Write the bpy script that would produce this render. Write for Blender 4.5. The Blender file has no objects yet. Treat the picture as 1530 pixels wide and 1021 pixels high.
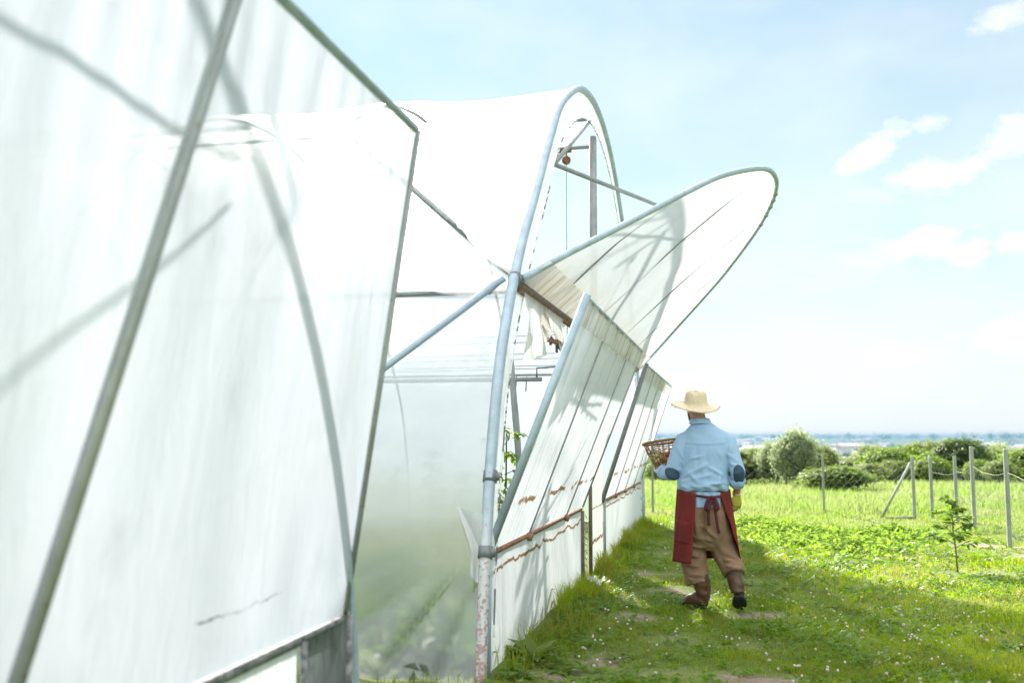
import bpy, bmesh, math, random
import numpy as np
from mathutils import Vector, Matrix, Euler
random.seed(7); RNG = np.random.default_rng(7)
S = bpy.context.scene
COL = S.collection
PI = math.pi

# ------------------------------------------------------------------ helpers
class MB:
    """collects shapes of one mesh"""
    def __init__(self): self.v=[]; self.f=[]
    def add(self, vs, fs):
        n=len(self.v); self.v.extend([tuple(map(float,p)) for p in vs]); self.f.extend([tuple(i+n for i in f) for f in fs])
    def box(self, c, s, rot=None, bev=0.0):
        c=Vector(c); hx,hy,hz=[k/2 for k in s]
        if bev<=0:
            P=[(x,y,z) for x in(-hx,hx) for y in(-hy,hy) for z in(-hz,hz)]
            F=[(0,1,3,2),(4,6,7,5),(0,4,5,1),(2,3,7,6),(0,2,6,4),(1,5,7,3)]
        else:
            bm=bmesh.new(); bmesh.ops.create_cube(bm,size=1.0)
            for v in bm.verts: v.co=Vector((v.co.x*s[0],v.co.y*s[1],v.co.z*s[2]))
            bmesh.ops.bevel(bm,geom=bm.edges[:],offset=bev,segments=1,affect='EDGES')
            bm.verts.ensure_lookup_table(); P=[v.co.copy() for v in bm.verts]; F=[[v.index for v in f.verts] for f in bm.faces]; bm.free()
        P=[Vector(p) for p in P]
        if rot is not None: P=[rot@p for p in P]
        self.add([p+c for p in P],F)
    def tube(self, pts, r, n=8, caps=True):
        pts=[Vector(p) for p in pts]; m=len(pts)
        rs=r if isinstance(r,(list,tuple)) else [r]*m
        vs=[];fs=[]; up=None
        for i,p in enumerate(pts):
            t=(pts[min(i+1,m-1)]-pts[max(i-1,0)]).normalized()
            if up is None:
                up=Vector((0,0,1)) if abs(t.z)<.9 else Vector((1,0,0))
            a=t.cross(up)
            if a.length<1e-6: a=t.orthogonal()
            a.normalize(); b=a.cross(t).normalized(); up=b
            for k in range(n):
                q=2*PI*k/n
                vs.append(p+rs[i]*(math.cos(q)*a+math.sin(q)*b))
        for i in range(m-1):
            for k in range(n):
                fs.append((i*n+k,i*n+(k+1)%n,(i+1)*n+(k+1)%n,(i+1)*n+k))
        if caps:
            fs.append(tuple(range(n-1,-1,-1))); fs.append(tuple((m-1)*n+k for k in range(n)))
        self.add(vs,fs)
    def loft(self, rings, n=24, expo=2.0):
        """rings: (center, axis_a, axis_b) vectors; closed ends"""
        vs=[];fs=[]; m=len(rings)
        for c,a,b in rings:
            c=Vector(c);a=Vector(a);b=Vector(b)
            for k in range(n):
                q=2*PI*k/n; cq,sq=math.cos(q),math.sin(q)
                e=2.0/expo
                vs.append(c+a*(math.copysign(abs(cq)**e,cq))+b*(math.copysign(abs(sq)**e,sq)))
        for i in range(m-1):
            for k in range(n):
                fs.append((i*n+k,i*n+(k+1)%n,(i+1)*n+(k+1)%n,(i+1)*n+k))
        fs.append(tuple(range(n-1,-1,-1))); fs.append(tuple((m-1)*n+k for k in range(n)))
        self.add(vs,fs)
    def limb(self, pts, rad, n=16, flat=None):
        """tapered limb through pts with (r) or (ra,rb) radii"""
        pts=[Vector(p) for p in pts]; m=len(pts); rings=[]; up=Vector(flat) if flat else None
        for i,p in enumerate(pts):
            t=(pts[min(i+1,m-1)]-pts[max(i-1,0)]).normalized()
            u=up if up is not None else (Vector((0,1,0)) if abs(t.y)<.8 else Vector((0,0,1)))
            a=t.cross(u)
            if a.length<1e-5: a=t.orthogonal()
            a.normalize(); b=a.cross(t).normalized()*-1; b=t.cross(a).normalized()
            r=rad[i]; ra,rb=(r if isinstance(r,tuple) else (r,r))
            rings.append((p,a*ra,b*rb))
        self.loft(rings,n)
    def ball(self, c, r, seg=12, ring=8, sc=(1,1,1), rot=None):
        c=Vector(c); vs=[];fs=[]
        vs.append(Vector((0,0,1)))
        for i in range(1,ring):
            t=PI*i/ring
            for k in range(seg):
                q=2*PI*k/seg; vs.append(Vector((math.sin(t)*math.cos(q),math.sin(t)*math.sin(q),math.cos(t))))
        vs.append(Vector((0,0,-1)))
        for k in range(seg): fs.append((0,1+k,1+(k+1)%seg))
        for i in range(ring-2):
            for k in range(seg):
                a=1+i*seg+k;b=1+i*seg+(k+1)%seg
                fs.append((a,a+seg,b+seg,b))
        L=len(vs)-1
        for k in range(seg): fs.append((L,1+(ring-2)*seg+(k+1)%seg,1+(ring-2)*seg+k))
        out=[]
        for v in vs:
            p=Vector((v.x*r*sc[0],v.y*r*sc[1],v.z*r*sc[2]))
            if rot is not None: p=rot@p
            out.append(p+c)
        self.add(out,fs)
    def grid(self, fn, nu, nv, wrap=False):
        vs=[fn(i/nu,j/nv) for j in range(nv+1) for i in range(nu+1)]
        w=nu+1
        fs=[(j*w+i,j*w+i+1,(j+1)*w+i+1,(j+1)*w+i) for j in range(nv) for i in range(nu)]
        self.add(vs,fs)
    def mesh(self, name, smooth=True):
        me=bpy.data.meshes.new(name); me.from_pydata(self.v,[],self.f); me.update()
        if smooth: me.polygons.foreach_set('use_smooth',[True]*len(me.polygons))
        return me

def link(name, me, mat=None, parent=None):
    o=bpy.data.objects.new(name,me); COL.objects.link(o)
    if mat is not None:
        for m in (mat if isinstance(mat,(list,tuple)) else [mat]): me.materials.append(m)
    if parent is not None: o.parent=parent
    return o
def obj(name, mb, mat, parent=None, smooth=True):
    return link(name, mb.mesh(name,smooth), mat, parent)
def empty(name, loc, rz=0):
    o=bpy.data.objects.new(name,None); COL.objects.link(o); o.location=loc; o.rotation_euler=(0,0,rz); o.empty_display_size=.1
    return o
def tag(o,label=None,cat=None,group=None,kind=None):
    if label: o['label']=label
    if cat: o['category']=cat
    if group: o['group']=group
    if kind: o['kind']=kind
    return o
KIDS={}
def copy_tree(o,parent=None):
    c=o.copy(); COL.objects.link(c)
    if parent is not None: c.parent=parent
    for ch in [x for x in bpy.data.objects if x.parent==o and x!=c]:
        if ch.name in COL.objects: copy_tree(ch,c)
    return c
def np_mesh(name, V, F, mat=None, smooth=False, attrs=None):
    """V (n,3) ; F list of arrays of quads (m,4) or tris (m,3)"""
    me=bpy.data.meshes.new(name); V=np.asarray(V,np.float32)
    me.vertices.add(len(V)); me.vertices.foreach_set('co',V.ravel())
    loops=np.concatenate([f.ravel() for f in F]).astype(np.int32)
    tot=np.concatenate([np.full(len(f),f.shape[1],np.int32) for f in F]); st=np.concatenate([[0],np.cumsum(tot)[:-1]]).astype(np.int32)
    me.loops.add(len(loops)); me.loops.foreach_set('vertex_index',loops)
    me.polygons.add(len(tot)); me.polygons.foreach_set('loop_start',st); me.polygons.foreach_set('loop_total',tot)
    if smooth: me.polygons.foreach_set('use_smooth',np.ones(len(tot),bool))
    for k,a in (attrs or {}).items():
        at=me.attributes.new(k,'FLOAT','POINT'); at.data.foreach_set('value',np.asarray(a,np.float32))
    me.update(calc_edges=True); me.validate()
    if mat is not None: me.materials.append(mat)
    return me
def remesh(mb, voxel, smooth=3, disp=None):
    """one continuous surface out of overlapping closed lofts"""
    me=mb.mesh('tmp'); bm=bmesh.new(); bm.from_mesh(me); bmesh.ops.recalc_face_normals(bm,faces=bm.faces[:]); bm.to_mesh(me); bm.free()
    o=bpy.data.objects.new('tmp',me); COL.objects.link(o)
    m=o.modifiers.new('r','REMESH'); m.mode='VOXEL'; m.voxel_size=voxel; m.adaptivity=0
    dg=bpy.context.evaluated_depsgraph_get(); dg.update()
    out=bpy.data.meshes.new_from_object(o.evaluated_get(dg),depsgraph=dg)
    bpy.data.objects.remove(o); bpy.data.meshes.remove(me)
    bm=bmesh.new(); bm.from_mesh(out)
    for _ in range(smooth): bmesh.ops.smooth_vert(bm,verts=bm.verts[:],factor=.5,use_axis_x=True,use_axis_y=True,use_axis_z=True)
    bm.normal_update()
    if disp:
        for v,n in [(v,v.normal.copy()) for v in bm.verts]: v.co+=n*disp(v.co)
        bm.normal_update()
    bm.to_mesh(out); bm.free()
    out.polygons.foreach_set('use_smooth',[True]*len(out.polygons))
    return out

# ------------------------------------------------------------------ camera maths (35 mm lens, 1.45 m above the path)
FPX=1487.; CX,CY=765.,510.5; HC=1.45
PH=math.atan(141.5/FPX); TH=math.atan(325*math.cos(PH)/FPX)
Fw=Vector((-math.sin(TH)*math.cos(PH),math.cos(TH)*math.cos(PH),math.sin(PH)))
Rt=Vector((math.cos(TH),math.sin(TH),0)); Up=Rt.cross(Fw)
def ony(u,v,y):
    d=Fw+Rt*((u-CX)/FPX)-Up*((v-CY)/FPX); return Vector((0,0,HC))+d*(y/d.y)
cd=bpy.data.cameras.new('camera'); cam=bpy.data.objects.new('camera',cd); COL.objects.link(cam)
M=Matrix((( Rt.x,Up.x,-Fw.x,0),(Rt.y,Up.y,-Fw.y,0),(Rt.z,Up.z,-Fw.z,HC),(0,0,0,1)))
cam.matrix_world=M; cd.sensor_width=36; cd.lens=FPX/1530*36; cd.clip_start=.05; cd.clip_end=30000
cd.dof.use_dof=True; cd.dof.focus_distance=8.6; cd.dof.aperture_fstop=1.8
S.camera=cam

# ------------------------------------------------------------------ materials
def new_mat(name):
    m=bpy.data.materials.new(name); m.use_nodes=True; nt=m.node_tree; nt.nodes.clear()
    out=nt.nodes.new('ShaderNodeOutputMaterial'); return m,nt,out
class NT:
    def __init__(s,nt): s.nt=nt
    def n(s,t,**k):
        x=s.nt.nodes.new('ShaderNode'+t)
        for a,b in k.items(): setattr(x,a,b)
        return x
    def l(s,a,b): s.nt.links.new(a,b)
    def math(s,op,a,b=None,c=None,clamp=False):
        x=s.n('Math',operation=op); x.use_clamp=clamp
        for i,q in enumerate((a,b,c)):
            if q is None: continue
            if isinstance(q,(int,float)): x.inputs[i].default_value=q
            else: s.l(q,x.inputs[i])
        return x.outputs[0]
    def mix(s,fac,a,b):
        x=s.n('Mix',data_type='RGBA')
        for i,q in ((0,fac),(6,a),(7,b)):
            if isinstance(q,(int,float)): x.inputs[i].default_value=q
            elif isinstance(q,tuple): x.inputs[i].default_value=(*q,1) if len(q)==3 else q
            else: s.l(q,x.inputs[i])
        return x.outputs[2]
    def ramp(s,fac,lo,hi,a=0.,b=1.):
        x=s.n('MapRange'); x.clamp=True
        s.l(fac,x.inputs[0]); x.inputs[1].default_value=lo; x.inputs[2].default_value=hi; x.inputs[3].default_value=a; x.inputs[4].default_value=b
        return x.outputs[0]
    def coord(s,scale=(1,1,1),kind='Object',loc=(0,0,0)):
        t=s.n('TexCoord'); m=s.n('Mapping'); m.inputs['Scale'].default_value=scale; m.inputs['Location'].default_value=loc
        s.l(t.outputs[kind],m.inputs[0]); return m.outputs[0]
    def noise(s,vec,scale=5,detail=4,rough=.55,dist=0):
        x=s.n('TexNoise'); x.inputs['Scale'].default_value=scale; x.inputs['Detail'].default_value=detail; x.inputs['Roughness'].default_value=rough; x.inputs['Distortion'].default_value=dist
        s.l(vec,x.inputs['Vector']); return x.outputs[0]
    def sep(s,vec):
        x=s.n('SeparateXYZ'); s.l(vec,x.inputs[0]); return x.outputs
    def bump(s,h,strength=.3,dist=.01):
        x=s.n('Bump'); x.inputs['Strength'].default_value=strength; x.inputs['Distance'].default_value=dist; s.l(h,x.inputs['Height']); return x.outputs[0]

def principled(name,col,rough=.6,metal=0.,noise=None,col2=None,bump=None,sub=None,sheen=0,spec=.5,fine=None,coordk='Object'):
    """col/col2 mixed with a noise of (scale, lo, hi, stretch); bump (scale, strength, dist, stretch)"""
    m,nt,out=new_mat(name); k=NT(nt); p=k.n('BsdfPrincipled'); k.l(p.outputs[0],out.inputs[0])
    p.inputs['Roughness'].default_value=rough; p.inputs['Metallic'].default_value=metal; p.inputs['Specular IOR Level'].default_value=spec
    p.inputs['Base Color'].default_value=(*col,1)
    c=None
    if noise:
        sc,lo,hi=noise[:3]; st=noise[3] if len(noise)>3 else (1,1,1)
        f=k.ramp(k.noise(k.coord(st,coordk),sc,5,.6),lo,hi); c=k.mix(f,col,col2)
    if fine:
        sc,amt,st=fine
        f=k.ramp(k.noise(k.coord(st,coordk),sc,2,.5),.3,.7); base=c if c is not None else col
        dk=k.n('Mix',data_type='RGBA',blend_type='MULTIPLY'); dk.inputs[0].default_value=1
        if isinstance(base,tuple): dk.inputs[6].default_value=(*base,1)
        else: k.l(base,dk.inputs[6])
        g=k.mix(f,(1-amt,1-amt,1-amt),(1,1,1)); k.l(g,dk.inputs[7]); c=dk.outputs[2]
    if c is not None: k.l(c,p.inputs['Base Color'])
    if bump:
        sc,stg,di=bump[:3]; st=bump[3] if len(bump)>3 else (1,1,1)
        k.l(k.bump(k.noise(k.coord(st,coordk),sc,4,.6),stg,di),p.inputs['Normal'])
    if sheen: p.inputs['Sheen Weight'].default_value=sheen
    return m

def film(name,face=.4,graze=.05,col=(.93,.95,.95),dirt=(.62,.62,.58),dirt_amt=(.62,.8),streak=(1,5,.5),diff=.4,gloss=.06,wear=.55,blur=.0,fog=False,rust=None,bump=.15,band=None,rustcol=((.15,.065,.03),(.42,.26,.15)),top=None):
    """old polythene: part clear, part scattering light through and back; stains have a shape of their own"""
    m,nt,out=new_mat(name); k=NT(nt)
    v=k.coord((1,1,1)); xyz=k.sep(v)
    st=k.noise(k.coord(streak),2.2,6,.62,.3)
    f=k.ramp(st,*dirt_amt)
    c=k.mix(f,col,dirt); opaque=None
    if band:   # dirt gathered along an edge: (z0, z1, colour, strength, noise scale)
        z0,z1,bc,bs,nsc=band
        g=k.ramp(xyz[2],z0,z1,1,0)
        nn=k.ramp(k.noise(k.coord((1,nsc,nsc*.5)),1.0,6,.7),.35,.62)
        g=k.math('MULTIPLY',k.math('MULTIPLY',g,nn),bs); c=k.mix(g,c,bc); opaque=g
    if top:   # grime gathered under the top rail
        g=k.math('MULTIPLY',k.ramp(xyz[2],top[0],top[1]),k.ramp(k.noise(k.coord((1,1.2,.8)),2.,5,.65),.38,.62)); g=k.math('MULTIPLY',g,top[3]); c=k.mix(g,c,top[2])
    if rust:   # rusty tear lines: [(height, width, gate lo)]
        for (h,w,lo,sc) in rust:
            wob=k.math('MULTIPLY',k.math('SUBTRACT',k.noise(k.coord((0,1,0)),sc,5,.6),.5),.16)
            d=k.math('ABSOLUTE',k.math('SUBTRACT',k.math('SUBTRACT',xyz[2],h),wob))
            wid=k.math('MULTIPLY',k.noise(k.coord((1,1,1)),14,3,.6),w*2)
            ln=k.ramp(k.math('SUBTRACT',wid,d),0,.006)
            gate=k.ramp(k.noise(k.coord((0,1,0),loc=(0,h*9,3)),1.9,3,.5),lo,lo+.05)
            ln=k.math('MULTIPLY',ln,gate)
            rc=k.mix(k.noise(k.coord((1,1,1)),40,3,.6),*rustcol)
            c=k.mix(ln,c,rc); opaque=ln if opaque is None else k.math('MAXIMUM',opaque,ln)
    tr_=k.n('BsdfTransparent'); rf=k.n('BsdfRefraction'); rf.inputs['Roughness'].default_value=.55; rf.inputs['IOR'].default_value=1.14
    tr=k.n('MixShader'); tr.inputs[0].default_value=blur; (k.l(k.ramp(xyz[2],1.1,2.2,.93,blur),tr.inputs[0]) if fog else None); k.l(tr_.outputs[0],tr.inputs[1]); k.l(rf.outputs[0],tr.inputs[2]); tl=k.n('BsdfTranslucent'); df=k.n('BsdfDiffuse'); gl=k.n('BsdfGlossy'); gl.inputs['Roughness'].default_value=.28
    k.l(c,tl.inputs[0]); k.l(c,df.inputs[0])
    if bump:
        b=k.bump(k.noise(k.coord((1,3,.8)),5,5,.55,.6),bump,.05)
        for x in (tl,df,gl): k.l(b,x.inputs['Normal'])
    m1=k.n('MixShader'); m1.inputs[0].default_value=diff; k.l(tl.outputs[0],m1.inputs[1]); k.l(df.outputs[0],m1.inputs[2])
    m2=k.n('MixShader'); m2.inputs[0].default_value=gloss; k.l(m1.outputs[0],m2.inputs[1]); k.l(gl.outputs[0],m2.inputs[2])
    lw=k.n('LayerWeight'); lw.inputs[0].default_value=.5
    fac=k.ramp(lw.outputs['Facing'],.0,.95,face,graze)
    fac=k.math('MULTIPLY',fac,k.ramp(st,.45,.75,1,wear))
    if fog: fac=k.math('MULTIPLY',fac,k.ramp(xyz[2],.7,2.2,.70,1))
    if opaque is not None: fac=k.math('MULTIPLY',fac,k.math('SUBTRACT',1,opaque))
    m3=k.n('MixShader'); k.l(fac,m3.inputs[0]); k.l(m2.outputs[0],m3.inputs[1]); k.l(tr.outputs[0],m3.inputs[2])
    k.l(m3.outputs[0],out.inputs[0]); return m

def leaf_mat(name,c1,c2,trans=.45,rough=.5,attr=True,patch=None):
    """leaf: diffuse + light coming through; colour varies leaf to leaf"""
    m,nt,out=new_mat(name); k=NT(nt)
    if attr:
        a=k.n('Attribute'); a.attribute_name='tint'; f=a.outputs['Fac']
    else: f=k.noise(k.coord(),30,2)
    c=k.mix(f,c1,c2)
    if patch:
        pf=k.ramp(k.noise(k.coord(),patch[0],4,.6),.40,.62); c=k.mix(pf,c,patch[1])
    p=k.n('BsdfPrincipled'); p.inputs['Roughness'].default_value=rough; p.inputs['Specular IOR Level'].default_value=.2
    tl=k.n('BsdfTranslucent'); k.l(c,p.inputs['Base Color'])
    hv=k.n('HueSaturation'); hv.inputs['Saturation'].default_value=1.15; hv.inputs['Value'].default_value=1.7; hv.inputs['Hue'].default_value=.50; k.l(c,hv.inputs['Color']); k.l(hv.outputs[0],tl.inputs[0])
    mx=k.n('MixShader'); mx.inputs[0].default_value=trans; k.l(p.outputs[0],mx.inputs[1]); k.l(tl.outputs[0],mx.inputs[2]); k.l(mx.outputs[0],out.inputs[0])
    return m

def pipe_mat(name,col,rustamt=.62,rustcol=(.22,.09,.05),low=False):
    m,nt,out=new_mat(name); k=NT(nt); p=k.n('BsdfPrincipled'); k.l(p.outputs[0],out.inputs[0])
    v=k.coord(); z=k.sep(v)[2]
    n1=k.noise(v,9,6,.65); n2=k.noise(v,45,4,.6)
    c=k.mix(k.ramp(n1,.35,.7),col,tuple(x*.72 for x in col))
    f=k.ramp(n2,rustamt,rustamt+.06)
    if low:  # peeling, reddish near the ground
        lo=k.ramp(z,.25,1.0,.17,0.0); f=k.ramp(k.math('ADD',n2,lo),rustamt,rustamt+.06)
        c=k.mix(k.ramp(z,.7,1.05,.55,0),c,(.72,.66,.64))
    c=k.mix(f,c,rustcol); k.l(c,p.inputs['Base Color'])
    p.inputs['Metallic'].default_value=.25; p.inputs['Roughness'].default_value=.5
    k.l(k.bump(n2,.25,.003),p.inputs['Normal']); return m

MT={}
MT['film_near']=film('polythene_near',.95,.90,wear=.95,col=(.5,.55,.6),dirt=(.5,.52,.54),dirt_amt=(.65,.9),diff=.28)
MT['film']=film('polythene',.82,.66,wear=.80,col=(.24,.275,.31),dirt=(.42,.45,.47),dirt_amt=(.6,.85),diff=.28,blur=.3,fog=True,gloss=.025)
MT['film_border']=film('polythene_border',.34,.04,col=(.84,.89,.92),dirt=(.8,.78,.74),dirt_amt=(.62,.9),diff=.4)
RUST_P=[(.30,.022,.47,3.1)]
MT['film_panel']=film('polythene_panel',.12,.02,col=(.77,.81,.88),dirt=(.50,.52,.52),dirt_amt=(.52,.78),diff=.45,rust=RUST_P,gloss=.09,bump=.35)
MT['film_panel_clean']=film('polythene_panel_clean',.07,.02,col=(.45,.485,.55),dirt=(.33,.36,.41),dirt_amt=(.56,.86),streak=(1,1.2,1.0),diff=.45,bump=.10,rust=[(.165,.006,.52,2.3)],rustcol=((.05,.05,.05),(.16,.16,.16)),top=(1.45,1.95,(.38,.41,.44),.28))
MT['film_flap']=film('polythene_flap',.42,.06,col=(.45,.485,.505),dirt=(.36,.37,.36),dirt_amt=(.6,.85),diff=.38,band=(.10,.55,(.42,.33,.24),.75,5.0))
MT['film_flap_clean']=film('polythene_flap_clean',.85,.5,col=(.76,.82,.86),dirt=(.60,.62,.60),dirt_amt=(.6,.85),diff=.38)
MT['film_skirt']=film('polythene_skirt',.08,.02,col=(.80,.83,.88),dirt=(.62,.63,.58),dirt_amt=(.55,.8),diff=.45,rust=[(.60,.014,.36,2.4)],bump=.3,band=(.0,.22,(.42,.38,.25),.6,5.0))
MT['film_skirt_near']=film('polythene_skirt_near',.08,.02,col=(.72,.77,.80),dirt=(.55,.56,.55),dirt_amt=(.55,.8),diff=.45,bump=.3)
MT['film_grey']=film('bubble_film',.03,.0,col=(.17,.185,.19),dirt=(.08,.085,.09),dirt_amt=(.45,.65),streak=(3,3,2),diff=.6,bump=.6)
MT['film_dirty']=film('polythene_torn',.30,.05,col=(.88,.86,.83),dirt=(.50,.42,.33),dirt_amt=(.5,.72),diff=.4,bump=.4)
MT['pipe']=pipe_mat('galvanised_pipe',(.42,.52,.60),.66)
MT['pipe_low']=pipe_mat('weathered_hoop_pipe',(.42,.52,.60),.63,(.42,.27,.24),low=True)
MT['pipe_dark']=pipe_mat('dark_pipe',(.20,.22,.23),.62)
MT['pipe_grey']=pipe_mat('grey_pipe',(.34,.37,.36),.64)
MT['rust']=principled('rusty_bar',(.16,.075,.04),.85,noise=(18,.35,.65),col2=(.36,.20,.12),bump=(60,.5,.004))
MT['wood_dark']=principled('weathered_stake',(.11,.085,.065),.85,noise=(12,.35,.65,(6,6,.6)),col2=(.24,.20,.16),bump=(30,.6,.006,(4,4,.5)))
MT['batten']=principled('batten_clip',(.20,.19,.19),.6,noise=(20,.4,.6),col2=(.40,.33,.30))
MT['stitch']=principled('stapled_edge',(.86,.86,.84),.7,noise=(9,.50,.54),col2=(.16,.15,.15))
MT['mould']=principled('black_mould_line',(.10,.105,.105),.9,noise=(25,.4,.62),col2=(.30,.30,.29))
MT['rope']=principled('rope',(.35,.48,.55),.8)
MT['wire']=principled('wire',(.30,.33,.34),.6,metal=.3)
MT['concrete']=principled('fence_post_concrete',(.27,.30,.26),.8,noise=(6,.4,.65),col2=(.19,.22,.17),bump=(40,.3,.004))
MT['bark']=principled('bark',(.13,.10,.075),.9,noise=(10,.35,.65,(3,3,.6)),col2=(.22,.18,.14),bump=(25,.6,.01,(3,3,.7)))

# ------------------------------------------------------------------ world and sun
SUN_EL=math.radians(33.5); SUN_AZ=math.radians(23.2)      # azimuth to the left of the path direction (+Y)
tosun=Vector((-math.sin(SUN_AZ)*math.cos(SUN_EL),math.cos(SUN_AZ)*math.cos(SUN_EL),math.sin(SUN_EL)))
W=bpy.data.worlds.new('World'); S.world=W; W.use_nodes=True
nt=W.node_tree; nt.nodes.clear(); k=NT(nt)
wo=k.n('OutputWorld'); bg=k.n('Background'); sky=k.n('TexSky'); sky.sky_type='NISHITA'; sky.sun_disc=False
sky.sun_elevation=SUN_EL; sky.sun_rotation=-SUN_AZ; sky.air_density=1.0; sky.dust_density=0.12; sky.ozone_density=1.0; sky.altitude=100
bg.inputs[1].default_value=.05
# fair-weather clouds, placed by direction
tc=k.n('TexCoord'); gen=tc.outputs['Generated']
nz=k.n('TexNoise'); nz.inputs['Scale'].default_value=26; nz.inputs['Detail'].default_value=8; nz.inputs['Roughness'].default_value=.62
mpn=k.n('Mapping'); mpn.inputs['Scale'].default_value=(1,1,1.9); k.l(gen,mpn.inputs[0]); k.l(mpn.outputs[0],nz.inputs['Vector'])
nz2=k.n('TexNoise'); nz2.inputs['Scale'].default_value=5; nz2.inputs['Detail'].default_value=6; k.l(mpn.outputs[0],nz2.inputs['Vector'])
def dirv(u,v):
    d=(Fw+Rt*((u-CX)/FPX)-Up*((v-CY)/FPX)); d.normalize(); return d
acc=None
for (u,v,a,b,sl,st) in [(1300,225,62,26,-.55,1.0),(1385,182,24,16,0,.8),(1400,262,80,26,-.12,.95),(1300,292,60,16,0,.5),(1385,360,62,26,-.25,1.05),(1450,372,34,20,0,.9),(1300,385,90,16,0,.55),(1515,365,36,16,-.2,1.),(1510,205,60,30,-.2,.75),(1505,20,46,22,-.3,.8),(1515,500,46,40,0,.75),(1340,530,110,26,0,.6),(1150,400,260,60,0,.35),(1650,300,90,40,0,.8),(1000,60,300,50,.1,.22)]:
    d=dirv(u,v); e1=Vector((0,0,1)).cross(d); e1=-e1.normalized(); e2=e1.cross(d).normalized()
    if e2.z<0: e2=-e2
    # tilt of the ellipse
    ca,sa=1/math.hypot(1,sl),-sl/math.hypot(1,sl)
    f1=(e1*ca+e2*sa); f2=(e2*ca-e1*sa)
    def dot(vec):
        x=k.n('VectorMath',operation='DOT_PRODUCT'); k.l(gen,x.inputs[0]); x.inputs[1].default_value=vec; return x.outputs['Value']
    p=k.math('POWER',k.math('DIVIDE',dot(f1),a/FPX),2.0); q=k.math('POWER',k.math('DIVIDE',dot(f2),b/FPX),2.0)
    r=k.math('SQRT',k.math('ADD',p,q))
    r=k.math('ADD',r,k.math('MULTIPLY',k.math('SUBTRACT',nz.outputs[0],.5),2.6))
    mk=k.ramp(r,.42,1.20,st,0)
    fr=k.math('GREATER_THAN',dot(d),.3); mk=k.math('MULTIPLY',mk,fr)
    acc=mk if acc is None else k.math('MAXIMUM',acc,mk)
# thin veil of high haze everywhere
veil=k.ramp(nz2.outputs[0],.36,.70,.06,.46)
acc=k.math('MAXIMUM',acc,veil)
acc=k.math('MULTIPLY',acc,.95)
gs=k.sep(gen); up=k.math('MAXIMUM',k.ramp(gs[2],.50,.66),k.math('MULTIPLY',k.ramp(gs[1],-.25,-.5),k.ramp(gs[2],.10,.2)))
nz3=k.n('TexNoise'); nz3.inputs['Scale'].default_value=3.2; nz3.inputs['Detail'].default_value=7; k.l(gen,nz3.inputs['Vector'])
over=k.math('MULTIPLY',up,k.ramp(nz3.outputs[0],.38,.56))  # unseen bright clouds, added overhead and behind the camera to lighten the shade
cc=k.n('Mix',data_type='RGBA'); k.l(acc,cc.inputs[0]); cc.inputs[7].default_value=(5.7,5.85,5.9,1)
tn=k.n('Mix',data_type='RGBA',blend_type='MULTIPLY'); tn.inputs[0].default_value=1; k.l(sky.outputs[0],tn.inputs[6]); tn.inputs[7].default_value=(.70,.84,.73,1)
gzn=k.sep(gen)[2]; hv=k.ramp(gzn,.02,.44,.94,0.0); k.l(k.mix(hv,tn.outputs[2],(4.45,4.75,4.9)),cc.inputs[6])
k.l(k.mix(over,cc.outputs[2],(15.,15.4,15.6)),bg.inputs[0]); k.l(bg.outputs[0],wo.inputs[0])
sl=bpy.data.lights.new('sun','SUN'); sl.energy=4.4; sl.angle=math.radians(1.7); sl.color=(1,.95,.86)
so=bpy.data.objects.new('sun',sl); COL.objects.link(so); so.rotation_euler=(-tosun).to_track_quat('-Z','Y').to_euler()
S.view_settings.view_transform='Standard'; S.view_settings.look='None'; S.view_settings.gamma=1; S.view_settings.exposure=1.98
S.cycles.use_denoising=True
S.cycles.max_bounces=10; S.cycles.diffuse_bounces=4; S.cycles.transmission_bounces=8; S.cycles.transparent_max_bounces=24; S.cycles.glossy_bounces=3
S.cycles.caustics_reflective=False; S.cycles.caustics_refractive=False; S.cycles.sample_clamp_indirect=6
S.cycles.volume_bounces=0

# ------------------------------------------------------------------ terrain
SOIL=[(-.02,5.15,.34,.20,1.),(-.25,4.75,.22,.16,.9),(.12,6.15,.30,.22,1.),(-1.0,6.15,.22,.2,.8),(.18,8.45,.20,.16,.9),(-.05,4.9,.40,.22,.7),(.10,6.1,.30,.20,.9),(.35,5.5,.25,.2,.7),(-.75,8.1,.25,.18,.8),(-.55,9.5,.3,.25,.6),(.3,8.5,.18,.14,.8),(-.5,6.3,.35,.15,.55),(-.85,6.6,.25,.2,.6),(-.9,10.8,.35,.3,.6),(3.4,14.3,.5,.3,.8),(3.5,13.3,.35,.3,.6),(3.45,16.4,.4,.35,.6),(2.55,11.6,.4,.2,.5),(-.6,12.5,.3,.35,.4),(.2,10.3,.25,.3,.4),(.05,7.3,.3,.25,.45),(-.4,7.3,.25,.3,.4),(1.1,31,3.,.5,.5)]
def smooth01(t): t=np.clip(t,0,1); return t*t*(3-2*t)
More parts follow.
